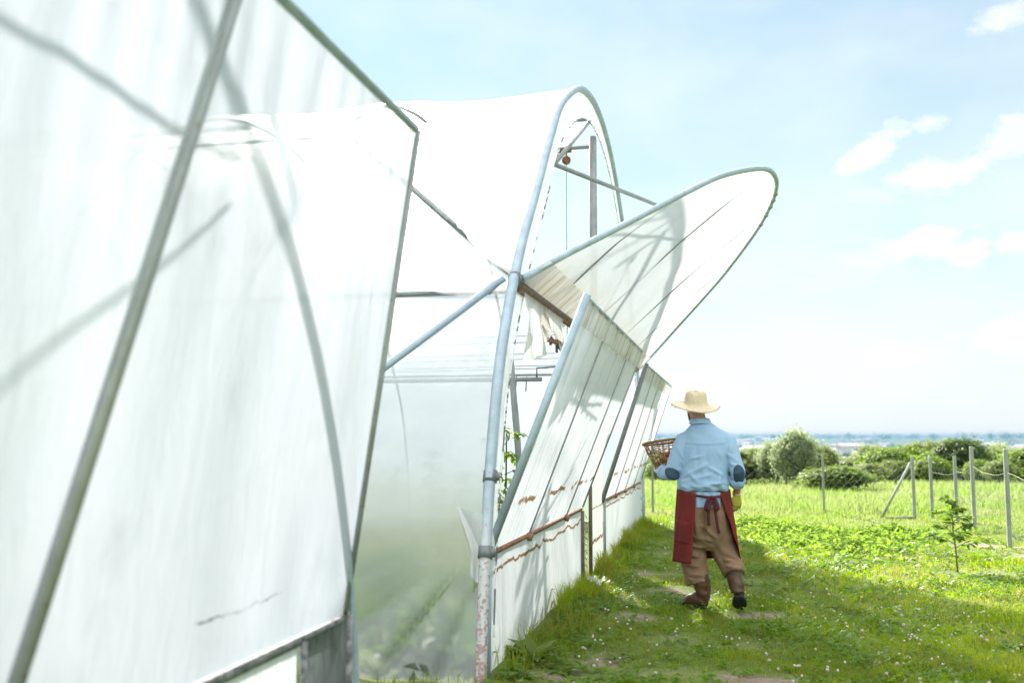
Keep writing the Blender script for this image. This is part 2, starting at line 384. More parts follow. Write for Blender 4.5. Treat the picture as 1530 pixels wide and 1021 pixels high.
def gz(x,y):
    x=np.asarray(x,float); y=np.asarray(y,float)
    b=.018*np.sin(x*1.7+.6)*np.sin(y*1.15+1.2)+.012*np.sin(x*3.9+y*2.3)+.010*np.sin(x*7.1-y*5.3)+.008*np.sin(x*17+2*np.sin(y*9))*np.sin(y*14+1.5*np.sin(x*8))
    near=np.exp(-((x+.13)/.5)**2-((y-8.7)/.5)**2)
    b=b*(1-near)*np.clip(1-(np.hypot(x,y)-40)/40,0,1)
    b=b*np.where((x<-1.4)&(y<18.),.3,1)
    # heap of cut weeds
    d=np.maximum(y-20,0)
    drop=np.where(d<75,-.001*d*d,-5.625-.15*(d-75))
    far=-48+ 14*np.sin(x/900+.7)*np.sin(y/1100+.4)*smooth01((y-900)/1500)*(1-smooth01((np.hypot(x,y)-3500)/2500))
    m=np.minimum(y*0+1,1)
    z=np.maximum(drop,-60)
    z=np.where(drop>far,drop,far) if True else z
    # soft floor
    rr=np.hypot(x,y)
    rim=smooth01((rr-4500)/3500)*(46+2*np.sin(x/700.)+2*np.sin(x/260.+1))
    z=z+np.where(y>300,rim,0)
    side=np.maximum(np.abs(x)-60,0)
    return b+z
def axis(a,b,step,lo,hi,g=1.13):
    c=list(np.arange(a,b+1e-6,step)); s=step; x=b
    while x<hi: s*=g; x+=s; c.append(x)
    s=step; x=a
    while x>lo: s*=g; x-=s; c.insert(0,x)
    return np.array(c)
ax=axis(-3,7,.09,-8500,8500,1.16); ay=axis(2.5,26,.10,-300,9000,1.10)
GX,GY=np.meshgrid(ax,ay); GZ=gz(GX,GY)
nx,ny=len(ax),len(ay); idx=np.arange(nx*ny).reshape(ny,nx)
Q=np.stack([idx[:-1,:-1],idx[:-1,1:],idx[1:,1:],idx[1:,:-1]],-1).reshape(-1,4)
soil=np.zeros_like(GX)
for (a,b,ra,rb,s) in SOIL: soil=np.maximum(soil,s*np.exp(-((GX-a)/ra)**2-((GY-b)/rb)**2))
inside=((GX<-1.5)&(GY>5.8)&(GY<17.1)).astype(float)
soil=np.maximum(soil,inside*.30)
m,nt_,out=new_mat('meadow_ground'); k=NT(nt_); p=k.n('BsdfPrincipled'); p.inputs['Roughness'].default_value=.95; k.l(p.outputs[0],out.inputs[0])
v=k.coord(); a=k.n('Attribute'); a.attribute_name='soil'
g1=k.mix(k.ramp(k.noise(v,3,6,.6),.3,.7),(.085,.125,.02),(.16,.20,.04))
yy=k.sep(v)[1]
fld=k.noise(k.coord((.0022,.0035,0)),1.0,3,.5); fields=k.mix(k.ramp(fld,.42,.58),(.035,.06,.018),(.10,.115,.05))
fields=k.mix(k.ramp(k.noise(k.coord((.012,.012,0)),1.,5,.65),.45,.6),fields,(.035,.06,.018))
g1=k.mix(k.ramp(yy,60,300),g1,fields)
sc=k.mix(k.ramp(k.noise(v,14,6,.65),.3,.7),(.16,.115,.075),(.30,.235,.17))
sf=k.math('ADD',a.outputs['Fac'],k.math('MULTIPLY',k.math('SUBTRACT',k.noise(v,7,6,.7),.5),.8))
c=k.mix(k.ramp(sf,.38,.62),g1,sc); k.l(c,p.inputs['Base Color']); k.l(k.bump(k.noise(v,30,6,.7),.6,.03),p.inputs['Normal'])
gme=np_mesh('ground',np.stack([GX,GY,GZ],-1).reshape(-1,3),[Q],m,True,{'soil':soil.ravel()})
tag(link('ground',gme),kind='structure')

# ------------------------------------------------------------------ the tunnels
XW=-1.47
HALF=[(5.65,0),(5.60,.4),(5.52,.85),(5.30,1.6),(5.02,2.15),(4.5,2.8),(3.85,3.42),(3.2,4.05),(2.65,4.5),(1.63,5.0),(.8,5.22),(0,5.29)]
def catmull(P,n):
    P=[Vector((*p,0)) if len(p)==2 else Vector(p) for p in P]; out=[]
    for i in range(len(P)-1):
        p0=P[max(i-1,0)];p1=P[i];p2=P[i+1];p3=P[min(i+2,len(P)-1)]
        for j in range(n):
            t=j/n; out.append(.5*((2*p1)+(p2-p0)*t+(2*p0-5*p1+4*p2-p3)*t*t+(3*p1-p0-3*p2+p3)*t**3))
    out.append(P[-1]); return out
full=[(-a,z) for a,z in HALF]+[(a,z) for a,z in HALF[-2::-1]]
PROF=[(p.x,p.y) for p in catmull(full,6)]
def prof_at(s):
    t=s*(len(PROF)-1); i=min(int(t),len(PROF)-2); f=t-i
    return PROF[i][0]*(1-f)+PROF[i+1][0]*f, PROF[i][1]*(1-f)+PROF[i+1][1]*f
hzs=np.array([h[1] for h in HALF]);hys=np.array([h[0] for h in HALF])
def half_y(z): return float(np.interp(z,hzs,hys))
def prof_n(s):
    a=prof_at(max(s-.01,0));b=prof_at(min(s+.01,1)); t=Vector((b[0]-a[0],b[1]-a[1])).normalized(); return (-t.y,t.x)   # outward
def folds(pts,c,seed,amp,n):
    return 0
def panel(parent,y0,w,z0,h,tilt,mat,seed,stiles,near,top='pipe',bot='rust',x0=XW,farpipe='pipe_grey',strip=True,slant=None,amp=1.0):
    rs=np.random.default_rng(seed); ph=rs.uniform(0,6.28,12); fr=rs.uniform(3,16,12); sk=rs.uniform(-1.2,1.2,12)
    def fn(u,v):
        y=u*w; z=v*h; edge=min(u,1-u,.12)/.12*min(v,1-v,.08)/.08
        d=0
        for i in range(12): d+=math.sin(fr[i]*(y+sk[i]*z*.35)+ph[i])/fr[i]
        d*=.018*amp*edge
        # tight gathers hanging from the top rail
        d+=.006*amp*math.sin(y*38+3*math.sin(y*5+ph[0]))*max(0,v-.45)**1.2*1.6*min(1,(1-v)/.05)
        return (d,y,z)
    mb=MB(); mb.grid(fn,int(w*26),int(h*22)); o=obj('vent_panel',mb,mat,parent)
    o.location=(x0,y0,z0); o.rotation_euler=(0,tilt,0)
    f=MB(); f.tube([(0,0,-.02),(0,0,h+.02)],.027,10); obj('frame_pipe',f,MT[near],o)
    f=MB(); f.tube([(0,.03,h),(0,w-.03,h)],.016,8); obj('top_rail',f,MT[top],o)
    f=MB(); f.tube([(0,w,0),(0,w,h)],.014,8); obj('frame_pipe',f,MT[farpipe],o)
    f=MB(); f.box((0,w/2,-.02),(.03,w-.04,.028)); 
    for q in stiles: f.box((.02,q,-.02),(.05,.05,.05))
    obj('hinge_bar',f,MT[bot],o)
    for i,q in enumerate(stiles):
        f=MB(); q2=q+(slant[i] if slant else 0)
        f.tube([(.012,q,0),(.012,(q+q2)/2,h*.5),(.012,q2,h)],.007 if not slant else .018,6); obj('stile',f,MT['pipe_grey'],o)
    if strip:
        s=MB(); s.grid(lambda u,v:(.012+.004*math.sin(u*70)+.003*math.sin(u*23),u*w,h-.17+v*.17),int(w*24),4)
        obj('rail_wrap',s,MT['film_dirty'],o)
    return o
def tunnel(name,c,label,clear,seed,flap_tilt,flap_on=True):
    """free-standing film tunnel whose gable stands in the plane x = XW, body running away to -x"""
    root=empty(name,(XW,c,0)); tag(root,label,'greenhouse',group='film tunnel greenhouses along the path')
    def at(x,y,z): return (x-XW,y,z)      # local: y about the tunnel's axis
    L=24.0
    # cover -----------------------------------------------------------
    us=np.concatenate([np.arange(0,3.2,.035),np.arange(3.2,8,.12),np.arange(8,L+.1,.5)]); nv=200
    rs=np.random.default_rng(seed); V=np.zeros((nv+1,len(us),3))
    A=[(rs.uniform(0,6.28),rs.uniform(6,26)) for _ in range(8)]
    for j in range(nv+1):
        y,z=prof_at(j/nv); ny_,nz_=prof_n(j/nv)
        for i,u in enumerate(us):
            bay=(u%2.05)/2.05
            d=-.05*math.sin(PI*bay)**2*min(1,z/.8)
            if y<0:
                # stretch marks fanning from the brace clamp at the front hoop
                dx=u+.05; dz=z-2.75; r=math.hypot(dx,dz); an=math.atan2(dz,dx)
                w_=math.exp(-((r-.9)/.75)**2)*math.exp(-((an-.95)/.55)**2)
                d+=.013*w_*(math.sin(an*58)+.6*math.sin(an*97+1.3))
                w_=math.exp(-((r-.6)/.5)**2)*math.exp(-((an+1.2)/.5)**2); d+=.006*w_*math.sin(an*50)
                # slack folds dragged to the front hoop's foot
                dz=1.0-z; dx=u+.12; r=math.hypot(dx,dz); an=math.atan2(dz,dx)
                w_=math.exp(-((r-.75)/.6)**2)*math.exp(-((an-.85)/.42)**2)
                d+=.038*w_*(math.sin(an*21)+.35*math.sin(an*47+.6))
                # lazy sagging swags across the low wall
                d+=.045*math.exp(-((z-.95+.12*math.sin(u*1.7))/.13)**2)*min(1,u/.3)*math.sin(u*1.3+.3)
            for (p_,f_) in A: d+=.0030*math.sin(f_*(u*.55+z*.30)+p_)*(6/f_)
            e=min(1,u/.08); d*=e
            V[j,i]=(-u,y+ny_*d,z+nz_*d)
    idx=np.arange((nv+1)*len(us)).reshape(nv+1,len(us))
    Qf=np.stack([idx[:-1,:-1],idx[:-1,1:],idx[1:,1:],idx[1:,:-1]],-1).reshape(-1,4)
    me=np_mesh('film_cover',V.reshape(-1,3),[Qf],MT['film' if clear else 'film_near'],True); link('film_cover',me,None,root)
    # hoops -----------------------------------------------------------
    mb=MB(); mb.tube([(.02,y,z-.05 if z<.01 else z) for y,z in PROF],.036 if clear else .014,10); obj('hoop',mb,MT['pipe_low' if clear else 'pipe'],root)
    base=None
    for i in range(1,12):
        x=-2.05*i
        if base is None:
            mb=MB(); mb.tube([(0,y*.992,z*.992) for y,z in PROF],.022,8); base=obj('hoop',mb,MT['pipe_grey'],root); base.location=(x,0,0)
        else:
            o=base.copy(); COL.objects.link(o); o.location=(x,0,0)
    # border film round the gable opening with its stapled inner edge -
    n=len(PROF)
    def inner(t):
        y,z=prof_at(t); ny_,nz_=prof_n(t); wd=.30; return y-ny_*wd, max(z-nz_*wd,0)
    bm_=MB(); flap_on and bm_.grid(lambda u,v:(lambda a,b:(.012+.006*math.sin(u*160)*v, a[0]*(1-v)+b[0]*v, a[1]*(1-v)+b[1]*v))(prof_at(.004+.992*u),inner(.004+.992*u)),150,4)
    if flap_on and clear: obj('gable_border',bm_,MT['film_border'],root)
    mb=MB(); mb.tube([(.020,*inner(.03+.94*i/160)) for i in range(161)],.006,5); clear and obj('staple_edging',mb,MT['stitch'],root)
    # gable framing ---------------------------------------------------
    hz_=2.5; hy=half_y(hz_)-.12
    mb=MB(); mb.tube([(.02,-hy,hz_),(.02,hy,hz_)],.03 if clear else .008,8); obj('gable_beam',mb,MT['rust'],root)
    mb=MB(); mb.tube([(-.05,.05,hz_),(-.05,.05,5.0)],.045,8); obj('gable_post',mb,MT['pipe_grey'],root)
    mb=MB(); mb.tube([(.0,-2.95,3.85),(.0,-.6,4.98)],.022 if clear else .010,8); obj('gable_brace',mb,MT['pipe_grey'],root)
    mb=MB(); mb.tube([(-.05,.05,4.88),(-.62,.05,4.88)],.022,8); obj('top_tie',mb,MT['pipe_grey'],root)
    mb=MB(); mb.tube([(-.30,.0,4.84),(-.62,.0,4.84)],.03,6); mb.ball((-.36,0,4.72),.055,10,6); mb.tube([(-.36,0,4.72),(-.36,0,4.86)],.012,6); pul=obj('pulley',mb,MT['rust'],root)
    mb=MB(); mb.tube([(-.36,0,4.68),(-.36,.0,2.3)],.006,5); obj('rope',mb,MT['rope'],root)
    # braces against the film on the near side ------------------------
    def inner_y(z): return -half_y(z)
    mb=MB(); mb.tube([(-.05,inner_y(2.55)-.045,2.55),(-1.0,inner_y(1.70)-.045,1.70),(-2.05,inner_y(.75)-.05,.75)],.026 if clear else .008,8); obj('side_brace',mb,MT['pipe'],root)
    mb=MB(); mb.tube([(-.05,inner_y(2.62)+.05,2.62),(-1.0,inner_y(3.45)+.06,3.45),(-2.05,inner_y(4.35)+.06,4.35)],.024 if clear else .008,8); obj('side_brace',mb,MT['pipe_grey'],root)
    mb=MB(); mb.tube([(0,inner_y(2.46)+.045,2.46),(-L,inner_y(2.46)+.045,2.46)],.02 if clear else .010,8); obj('purlin',mb,MT['pipe_grey'],root)
    mb=MB(); mb.tube([(-.05,-inner_y(2.46)-.045,2.46),(-L,-inner_y(2.46)-.045,2.46)],.02 if clear else .010,8); obj('purlin',mb,MT['pipe_grey'],root)
    mb=MB(); mb.tube([(-.05,0,5.2),(-L,0,5.2)],.02,8); obj('purlin',mb,MT['pipe_grey'],root)
    for (y,z) in ((inner_y(2.55),2.55),(inner_y(1.2),1.2),(inner_y(.75),.75)):
        mb=MB(); mb.tube([(.02,y-.012,z-.035),(.02,y+.012,z+.035)],.045,10); mb.box((.062,y,z),(.03,.03,.05)); obj('clamp',mb,MT['pipe_dark'],root)
    # inside: cropping ties, strings, a leaning stake ------------------
    mb=MB(); mb.tube([(-.3,-1.95,2.0),(-8,-1.95,2.0)],.022,8); obj('crop_tie',mb,MT['pipe_grey'],root)
    mb=MB()
    for (y,z) in ((-1.5,2.40),(-1.5,2.28),(-1.45,2.16),(-1.0,2.52),(-1.9,2.10),(-.6,2.30)): mb.tube([(-.25,y,z+.01),(-4,y,z-.03),(-9,y,z)],.004,4)
    obj('crop_wires',mb,MT['wire'],root)
    for i in range(4):
        mb=MB(); mb.tube([(-.45-.1*i,-1.95,2.03),(-.46-.1*i,-1.95,1.88+.03*(i%2))],.006,5); obj('wire_hook',mb,MT['pipe_dark'],root)
    mb=MB(); mb.tube([(-.35,-1.95,2.0),(-.35,-1.95,2.11),(-.15,-1.95,2.12)],.010,6); obj('tie_crank',mb,MT['pipe_dark'],root)
    mb=MB(); mb.tube([(-.50,-2.45,2.15),(-.43,-2.45,1.3),(-.38,-2.42,0)],.03,8); obj('stake',mb,MT['pipe_grey'],root)
    # raised lunette flap ---------------------------------------------
    if flap_on:
        hmax=5.29-hz_-.02
        def rim(t):  # t 0..1 along the rim
            ys=[(y,z-hz_) for y,z in PROF if z>=hz_]; q=t*(len(ys)-1); i=min(int(q),len(ys)-2); f=q-i
            return ys[i][0]*(1-f)+ys[i+1][0]*f, (ys[i][1]*(1-f)+ys[i+1][1]*f)*.955
        ys=[(y,z-hz_) for y,z in PROF if z>=hz_]; ya=np.array([a for a,_ in ys]); za=np.array([b*.955 for _,b in ys])
        y0,y1=ya[0],ya[-1]
        def fn(u,v):
            y=y0+(y1-y0)*(.5-.5*math.cos(PI*u)); hh=float(np.interp(y,ya,za)); z=v*hh
            d=.010*math.sin(y*5+z*3)*math.sin(v*PI)+.012*math.sin(y*2.1-z*4+1)*math.sin(v*PI)-.05*math.sin(PI*v)*math.sin(PI*u)
            return (d,y,z)
        mb=MB(); mb.grid(fn,110,40); fl=obj('vent_flap',mb,MT['film_flap' if clear else 'film_flap_clean'],root); fl.location=(.02,0,hz_); fl.rotation_euler=(0,flap_tilt,0)
        mb=MB(); mb.tube([(0,a,b) for a,b in zip(ya,za)],.026,8); obj('frame_pipe',mb,MT['pipe'],fl)
        mb=MB(); mb.box((0,0,.03),(.045,y1-y0-.04,.05)); obj('hinge_bar',mb,MT['wood_dark'],fl)
        for yq,dy in ((-3.35,.12),(-1.35,.10),(.9,0),(2.6,-.1)):
            mb=MB(); hh=float(np.interp(yq+dy,ya,za)); mb.tube([(-.02,yq,.02),(-.05,yq+dy*.6,hh*.55),(-.02,yq+dy,hh-.02)],.009,6); obj('rib',mb,MT['pipe_grey'],fl)
        mb=MB(); mb.grid(lambda u,v:(.012+.003*math.sin(u*90),y0+.08+(y1-y0-.16)*u,.06+.24*v),120,3); obj('edge_wrap',mb,MT['film_dirty' if clear else 'film_border'],fl)
        for i,(t) in enumerate((.52,.545,.57,.60,.63)):
            a=rim(t); mb=MB(); mb.box((.0,a[0],a[1]+.0),(.06,.05,.05),None,.006)
            obj('rim_clip',mb,MT['batten'],fl)
        # prop holding the flap out
        mb=MB(); mb.tube([(0,-2.95,3.85),(.71,-.30,4.06)],.022,8); obj('flap_prop',mb,MT['pipe_grey'],root)
        # torn film hanging under the beam
        def rag(u,v):
            y=-hy+.12+u*1.75; ln=(.36*math.exp(-((u-.12)/.17)**2)+.34*math.exp(-((u-.36)/.13)**2)+.26*math.exp(-((u-.78)/.10)**2)+.07+.03*math.sin(u*17))*v
            return (.05+.05*math.sin(u*24+v*2)*v+.02*math.sin(u*55)*v, y+.10*v*math.sin(u*9), hz_-.02-ln)
        mb=MB(); mb.grid(rag,70,16); clear and obj('torn_film',mb,MT['film_dirty'],root)
        mb=MB(); mb.tube([(.06,-hy+1.0,2.22),(.06,-hy+2.6,2.27)],.016,6); mb.box((.06,-hy+1.5,2.24),(.03,.22,.04)); obj('latch_bar',mb,MT['rust'],root)
        mb=MB(); mb.tube([(.03,-hy+.9,2.33),(.03,-hy+2.6,2.10)],.012,6)
        for i in range(5): mb.box((.03,-hy+1.0+.3*i,2.28-.04*i),(.02,.02,.07))
        obj('lower_rail',mb,MT['wood_dark'],root)
    return root
G1=tunnel('film_greenhouse',-1.8,'blurred film greenhouse nearest the camera with white side panel propped open',False,3,math.radians(47.7),False)
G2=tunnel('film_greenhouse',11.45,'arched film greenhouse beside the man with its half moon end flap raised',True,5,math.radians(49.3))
c2=11.45
# near greenhouse: open panel, fixed skirt and corner
p1=panel(G1,3.709+1.8-4.05,4.05,.764,1.922,math.atan(.28/1.902),MT['film_panel_clean'],11,[2.12],'pipe_dark',top='pipe',bot='mould',x0=0,farpipe='pipe_grey',strip=False,slant=[.46],amp=1.6)
def plainskirt(parent,y0,w,h,mat,seed,x=.0,nm='skirt_panel'):
    rs=np.random.default_rng(seed); ph=rs.uniform(0,6.28,9); fr=rs.uniform(4,26,9)
    def fn(u,v):
        y=u*w; d=sum(math.sin(fr[i]*y*(1+.1*v)+ph[i])/fr[i] for i in range(9))*.016*min(1,min(u,1-u)/.05)*min(1,(1-v)/.15)
        return (d,y,v*h)
    mb=MB(); mb.grid(fn,max(8,int(w*26)),14); o=obj(nm,mb,mat,parent); o.location=(x,y0,0); return o
plainskirt(G1,3.27+1.8-3.8,3.8,.735,MT['film_skirt_near'],21)
plainskirt(G1,3.30+1.8,.41,.75,MT['film_grey'],22,x=.012,nm='corner_board')
mb=MB(); mb.tube([(.02,3.29+1.8,0),(.02,3.29+1.8,.74)],.012,6); obj('skirt_post',mb,MT['mould'],G1)
mb=MB(); mb.tube([(.012,3.72+1.8,0),(.012,3.72+1.8,.76)],.02,8); obj('corner_post',mb,MT['mould'],G1)
# far greenhouse: two open panels, skirts, doorway
L0=lambda y:y-c2
panel(G2,L0(6.075),4.02,.735,1.69,math.radians(21.5),MT['film_panel'],31,[1.225,2.95],'pipe',x0=0)
panel(G2,L0(11.734),5.12,.70,1.67,math.radians(18.5),MT['film_panel'],32,[1.25,2.5,3.8],'pipe_dark',x0=0)
plainskirt(G2,L0(6.02),3.98,.725,MT['film_skirt'],33)
plainskirt(G2,L0(11.80),5.2,.69,MT['film_skirt'],34)
mb=MB(); mb.tube([(.01,L0(5.99),0),(.01,L0(6.03),.76)],.024,8); obj('corner_post',mb,MT['pipe'],G2)
mb=MB(); mb.box((0,L0(10.04),.34),(.05,.07,.72)); 
for i in range(9): mb.tube([(.03,L0(10.04)+.03*math.sin(i),.1+.07*i),(.05,L0(10.10)+.02*math.sin(i*2.),.06+.07*i)],.004,4)
obj('door_post',mb,MT['wood_dark'],G2)
mb=MB(); mb.tube([(.02,L0(10.56),0),(.02,L0(10.56),1.5)],.020,8); obj('door_post',mb,MT['wood_dark'],G2)
d=plainskirt(G2,L0(10.60),1.16,1.95,film('polythene_door',.10,.02,col=(.90,.92,.91),dirt=(.7,.68,.6),dirt_amt=(.6,.85),diff=.45,rust=[(.30,.02,.2,4.),(.66,.010,.3,3.)],bump=.3),35,nm='door_panel')
mb=MB(); mb.tube([(.02,L0(11.77),0),(.02,L0(11.77),.75)],.016,8); obj('door_post',mb,MT['pipe_grey'],G2)
mb=MB(); mb.tube([(.02,L0(17.02),0),(.02,L0(17.02),.8)],.024,8); obj('corner_post',mb,MT['pipe'],G2)
# loose sheet of film tied to the hoop's foot
mb=MB(); mb.grid(lambda u,v:(.0+.05*math.sin(v*3+u)-.16*u+.02,-5.50-.05*math.sin(u*4),.55+.42*v+.05*u),10,10); obj('loose_film',mb,MT['film_border'],G2)

# ------------------------------------------------------------------ leaf meshes
def leaf_cloud(P,N,size,asp,rng,tint=None,name='leaves',mat=None,droop=0,fold=True):
    """P points, N preferred normals; each leaf a pointed 4-vert blade folded on its rib (6 verts)"""
    n=len(P); d=rng.normal(size=(n,3)); d/=np.linalg.norm(d,axis=1)[:,None]
    nn=N+rng.normal(size=(n,3))*.55; nn/=np.linalg.norm(nn,axis=1)[:,None]
    d=d-(d*nn).sum(1)[:,None]*nn; d/=np.linalg.norm(d,axis=1)[:,None]; s=np.cross(nn,d)
    L=(size*rng.uniform(.65,1.25,n))[:,None]; Wd=L*asp
    tip=P+d*L-nn*L*.18; b=P; m1=P+d*L*.45+s*Wd*.5+nn*L*.07; m2=P+d*L*.45-s*Wd*.5+nn*L*.07; c=P+d*L*.5
    V=np.stack([b,m1,tip,m2],1).reshape(-1,3); i=np.arange(n)*4
    F=np.concatenate([np.stack([i,i+1,i+2],1),np.stack([i,i+2,i+3],1)])
    t=np.repeat(rng.uniform(0,1,n) if tint is None else tint,4)
    return np_mesh(name,V,[F],mat,False,{'tint':t})
def crown_points(n,rx,ry,rz,cl,rng,zc):
    """clumps through an uneven volume"""
    C_=[]; 
    while len(C_)<cl:
        q=rng.uniform(-1,1,3)
        r=np.linalg.norm(q)
        if .35<r<1: C_.append(q)
    C_=np.array(C_); C_=C_*np.array([rx,ry,rz])*.78
    w=rng.uniform(.5,1.5,cl); w/=w.sum(); ci=rng.choice(cl,n,p=w)
    sg=rng.uniform(.10,.27,cl)[ci][:,None]
    off=rng.normal(size=(n,3))*sg*np.array([rx,ry,rz])*1.0
    P=C_[ci]+off; N=off/np.linalg.norm(off,axis=1)[:,None]+np.array([0,0,.6])
    P[:,2]+=zc
    return P,N
def bush_master(rng,n,rx,rz,cl,size,mat,asp=.5):
    """unit height crown (z 0..1) + limbs"""
    zc=.56; P,N=crown_points(n,rx,rx,rz,cl,rng,zc); P[:,2]=np.maximum(P[:,2],.02)
    sh=[];sn=[]
    for i in range(70):
        a=rng.uniform(0,6.28); e=rng.uniform(.15,1.35); d=np.array([math.cos(a)*math.cos(e),math.sin(a)*math.cos(e),math.sin(e)]); r0=rng.uniform(.45,.75); r1=rng.uniform(.9,1.15)+.25*max(0,d[2]-.5)*rng.uniform(0,1.6)
        t=np.linspace(r0,r1,26)[:,None]; q=d*t*np.array([rx,rx,rz])*1.02; q[:,2]+=zc-.04*(t[:,0]-r0); q+=rng.normal(size=q.shape)*.018; sh.append(q); sn.append(np.tile(d+[0,0,.5],(26,1)))
    P=np.concatenate([P]+sh); N=np.concatenate([N]+sn); P[:,2]=np.maximum(P[:,2],.02)
    crown=leaf_cloud(P,N,size,asp,rng,None,'crown',mat)
    mb=MB(); mb.tube([(0,0,-.05),(.01,0,.2),(.0,.02,.5)],[.035,.028,.014],7)
    for i in range(7):
        a=rng.uniform(0,6.28); t=rng.uniform(.1,.4); e=(rx*.75*math.cos(a),rx*.75*math.sin(a),rng.uniform(.5,.9))
        mb.tube([(0,0,t),(e[0]*.5,e[1]*.5,t+(e[2]-t)*.6),e],[.016,.010,.004],5)
    return crown, mb.mesh('trunk')
MT['leaf_olive']=leaf_mat('leaf_olive',(.13,.17,.055),(.22,.26,.11),.45)
MT['leaf_silver']=leaf_mat('leaf_silver',(.20,.245,.13),(.32,.37,.22),.45)
MT['leaf_green']=leaf_mat('leaf_green',(.10,.165,.03),(.19,.26,.06),.45)
MT['leaf_dark']=leaf_mat('leaf_dark',(.055,.095,.028),(.10,.15,.045),.4)
MT['leaf_sapling']=leaf_mat('leaf_sapling',(.09,.155,.025),(.18,.27,.055),.5,.75)
MT['leaf_tomato']=leaf_mat('leaf_tomato',(.09,.16,.02),(.20,.27,.04),.5)
rb=np.random.default_rng(21)
MASTERS={'olive':bush_master(rb,9000,.50,.42,26,.075,MT['leaf_olive'],.45),'silver':bush_master(rb,10000,.42,.44,30,.070,MT['leaf_silver'],.32),
 'green':bush_master(rb,9000,.52,.42,24,.080,MT['leaf_green'],.5),'dark':bush_master(rb,9000,.48,.44,22,.075,MT['leaf_dark'],.5)}
BUSH=[ # px, top py, distance, width px, kind, label
 (1112,674,34,74,'olive','round olive green bush just right of the man, beyond the meadow'),
 (1160,664,33,56,'silver','pale silvery bush leaning against the tallest shrub, on its left side'),
 (1190,646,31,46,'silver','tallest silvery green shrub, rising above the horizon right of the man'),
 (1173,660,31,40,'silver','lower left shoulder of pale leaves joined to the tallest silvery shrub'),
 (1209,664,32,38,'olive','olive shrub pressed against the right side of the tallest silvery shrub'),
 (1224,668,37,44,'olive','slim olive bush half hidden behind the tallest silvery shrub'),
 (1252,698,29,78,'green','low dark green bush behind the lone pale fence post'),
 (1292,682,58,84,'olive','low olive bush far back between the lone fence post and the braced post'),
 (1322,671,46,66,'green','leafy mid green bush left of the braced corner post'),
 (1352,667,54,60,'green','fresh green bush directly behind the diagonal fence brace'),
 (1378,662,60,56,'olive','grey green rounded tree behind the tops of the corner fence posts'),
 (1408,673,50,56,'green','small green bush between the third and fourth fence posts'),
 (1438,658,46,66,'dark','tall dark green tree behind the sapling, darkest of the hedge'),
 (1472,677,58,62,'olive','low olive bush between the two tallest fence posts'),
 (1506,673,54,62,'olive','broad olive bush behind the rightmost fence post'),
 (1548,670,50,74,'green','green bush cut off by the right edge of the photo'),
 (1140,682,52,56,'green','distant green bush between the round olive bush and the silvery shrubs'),
 (1070,676,46,84,'olive','olive bush mostly hidden behind the man'),
 (990,690,40,46,'green','green bush in the gap between the last open panel and the man'),
 (1228,688,44,40,'green','mid green scrub filling the gap left of the lone pale fence post'),
 (1300,694,38,44,'olive','low brushy olive scrub spreading left of the diagonal brace foot'),
 (1338,690,40,40,'olive','low scrub in front of the fresh green bush by the brace'),
 (1393,684,44,44,'green','bright low scrub seen between the corner post and its neighbour'),
 (1462,688,42,38,'green','mid green scrub at the foot of the tall dark tree'),
 (1494,690,40,40,'olive','sunlit scrub just left of the rightmost fence post'),
 (1100,688,44,40,'silver','pale low scrub hugging the man\'s right elbow'),
 (1302,668,72,46,'olive','pale rounded tree rising behind the low scrub left of the brace'),
 (1418,662,70,44,'olive','grey green tree top showing just left of the tall dark tree'),
 (1490,667,70,50,'silver','pale distant tree between the two rightmost posts'),
 (1130,671,48,40,'silver','narrow pale shrub between the round olive bush and the silvery pair'),
 (1272,705,33,56,'olive','lowest straggly bush on the meadow edge beside the low dark green bush'),
]
first={}
for i,(u,v,Y,wpx,kd,lab) in enumerate(BUSH):
    P=ony(u,v,Y); zg=float(gz(P.x,Y)); H=(P.z-zg)*1.0; wm=wpx/FPX*Y
    cr,tr=MASTERS[kd]
    r=empty('bush',(P.x,Y,zg),rng_ if (rng_:=float(rb.uniform(0,6.28))) else 0); rx={'olive':.5,'silver':.42,'green':.52,'dark':.48}[kd]
    sx=wm/(2*rx)*1.12; r.scale=(sx,sx,H*1.0)
    tag(r,lab,'bush',group='bushes beyond the meadow')
    a=bpy.data.objects.new('crown',cr); COL.objects.link(a); a.parent=r
    b=bpy.data.objects.new('trunk',tr); COL.objects.link(b); b.parent=r
    if not tr.materials: tr.materials.append(MT['bark'])

# far belt of trees and the wooded valley (masses nobody could count)
def wood(name,pts,sz,mat,rng,nl,leaf):
    P=[];N=[]
    for (x,y,s) in pts:
        z=float(gz(x,y)); n=nl; q=rng.normal(size=(n,3)); q/=np.linalg.norm(q,axis=1)[:,None]
        lob=1+.25*np.sin(q[:,0]*4+x)+.2*np.sin(q[:,2]*5+y)
        pp=q*rng.uniform(.6,1,n)[:,None]*lob[:,None]*np.array([s*.62,s*.62,s*.5]); pp[:,2]+=s*.5; pp+=np.array([x,y,z]); P.append(pp); N.append(q)
    P=np.concatenate(P);N=np.concatenate(N)
    me=leaf_cloud(P,N,leaf,.8,rng,None,name,mat); return link(name,me)
rw=np.random.default_rng(5); pts=[]
for i in range(150):
    Y=rw.uniform(75,150); u=rw.uniform(930,1640); X=(u-1090)/FPX*Y; top=rw.uniform(678,694); zt=HC-(top-652)/FPX*Y; s=zt-float(gz(X,Y))
    if s>.8: pts.append((X,Y,min(s,7.5)))
tag(wood('hedge_belt',pts,1,MT['leaf_olive'],rw,420,.42),'dense belt of olive green trees merging behind the bushes','trees',kind='stuff')
pts=[]
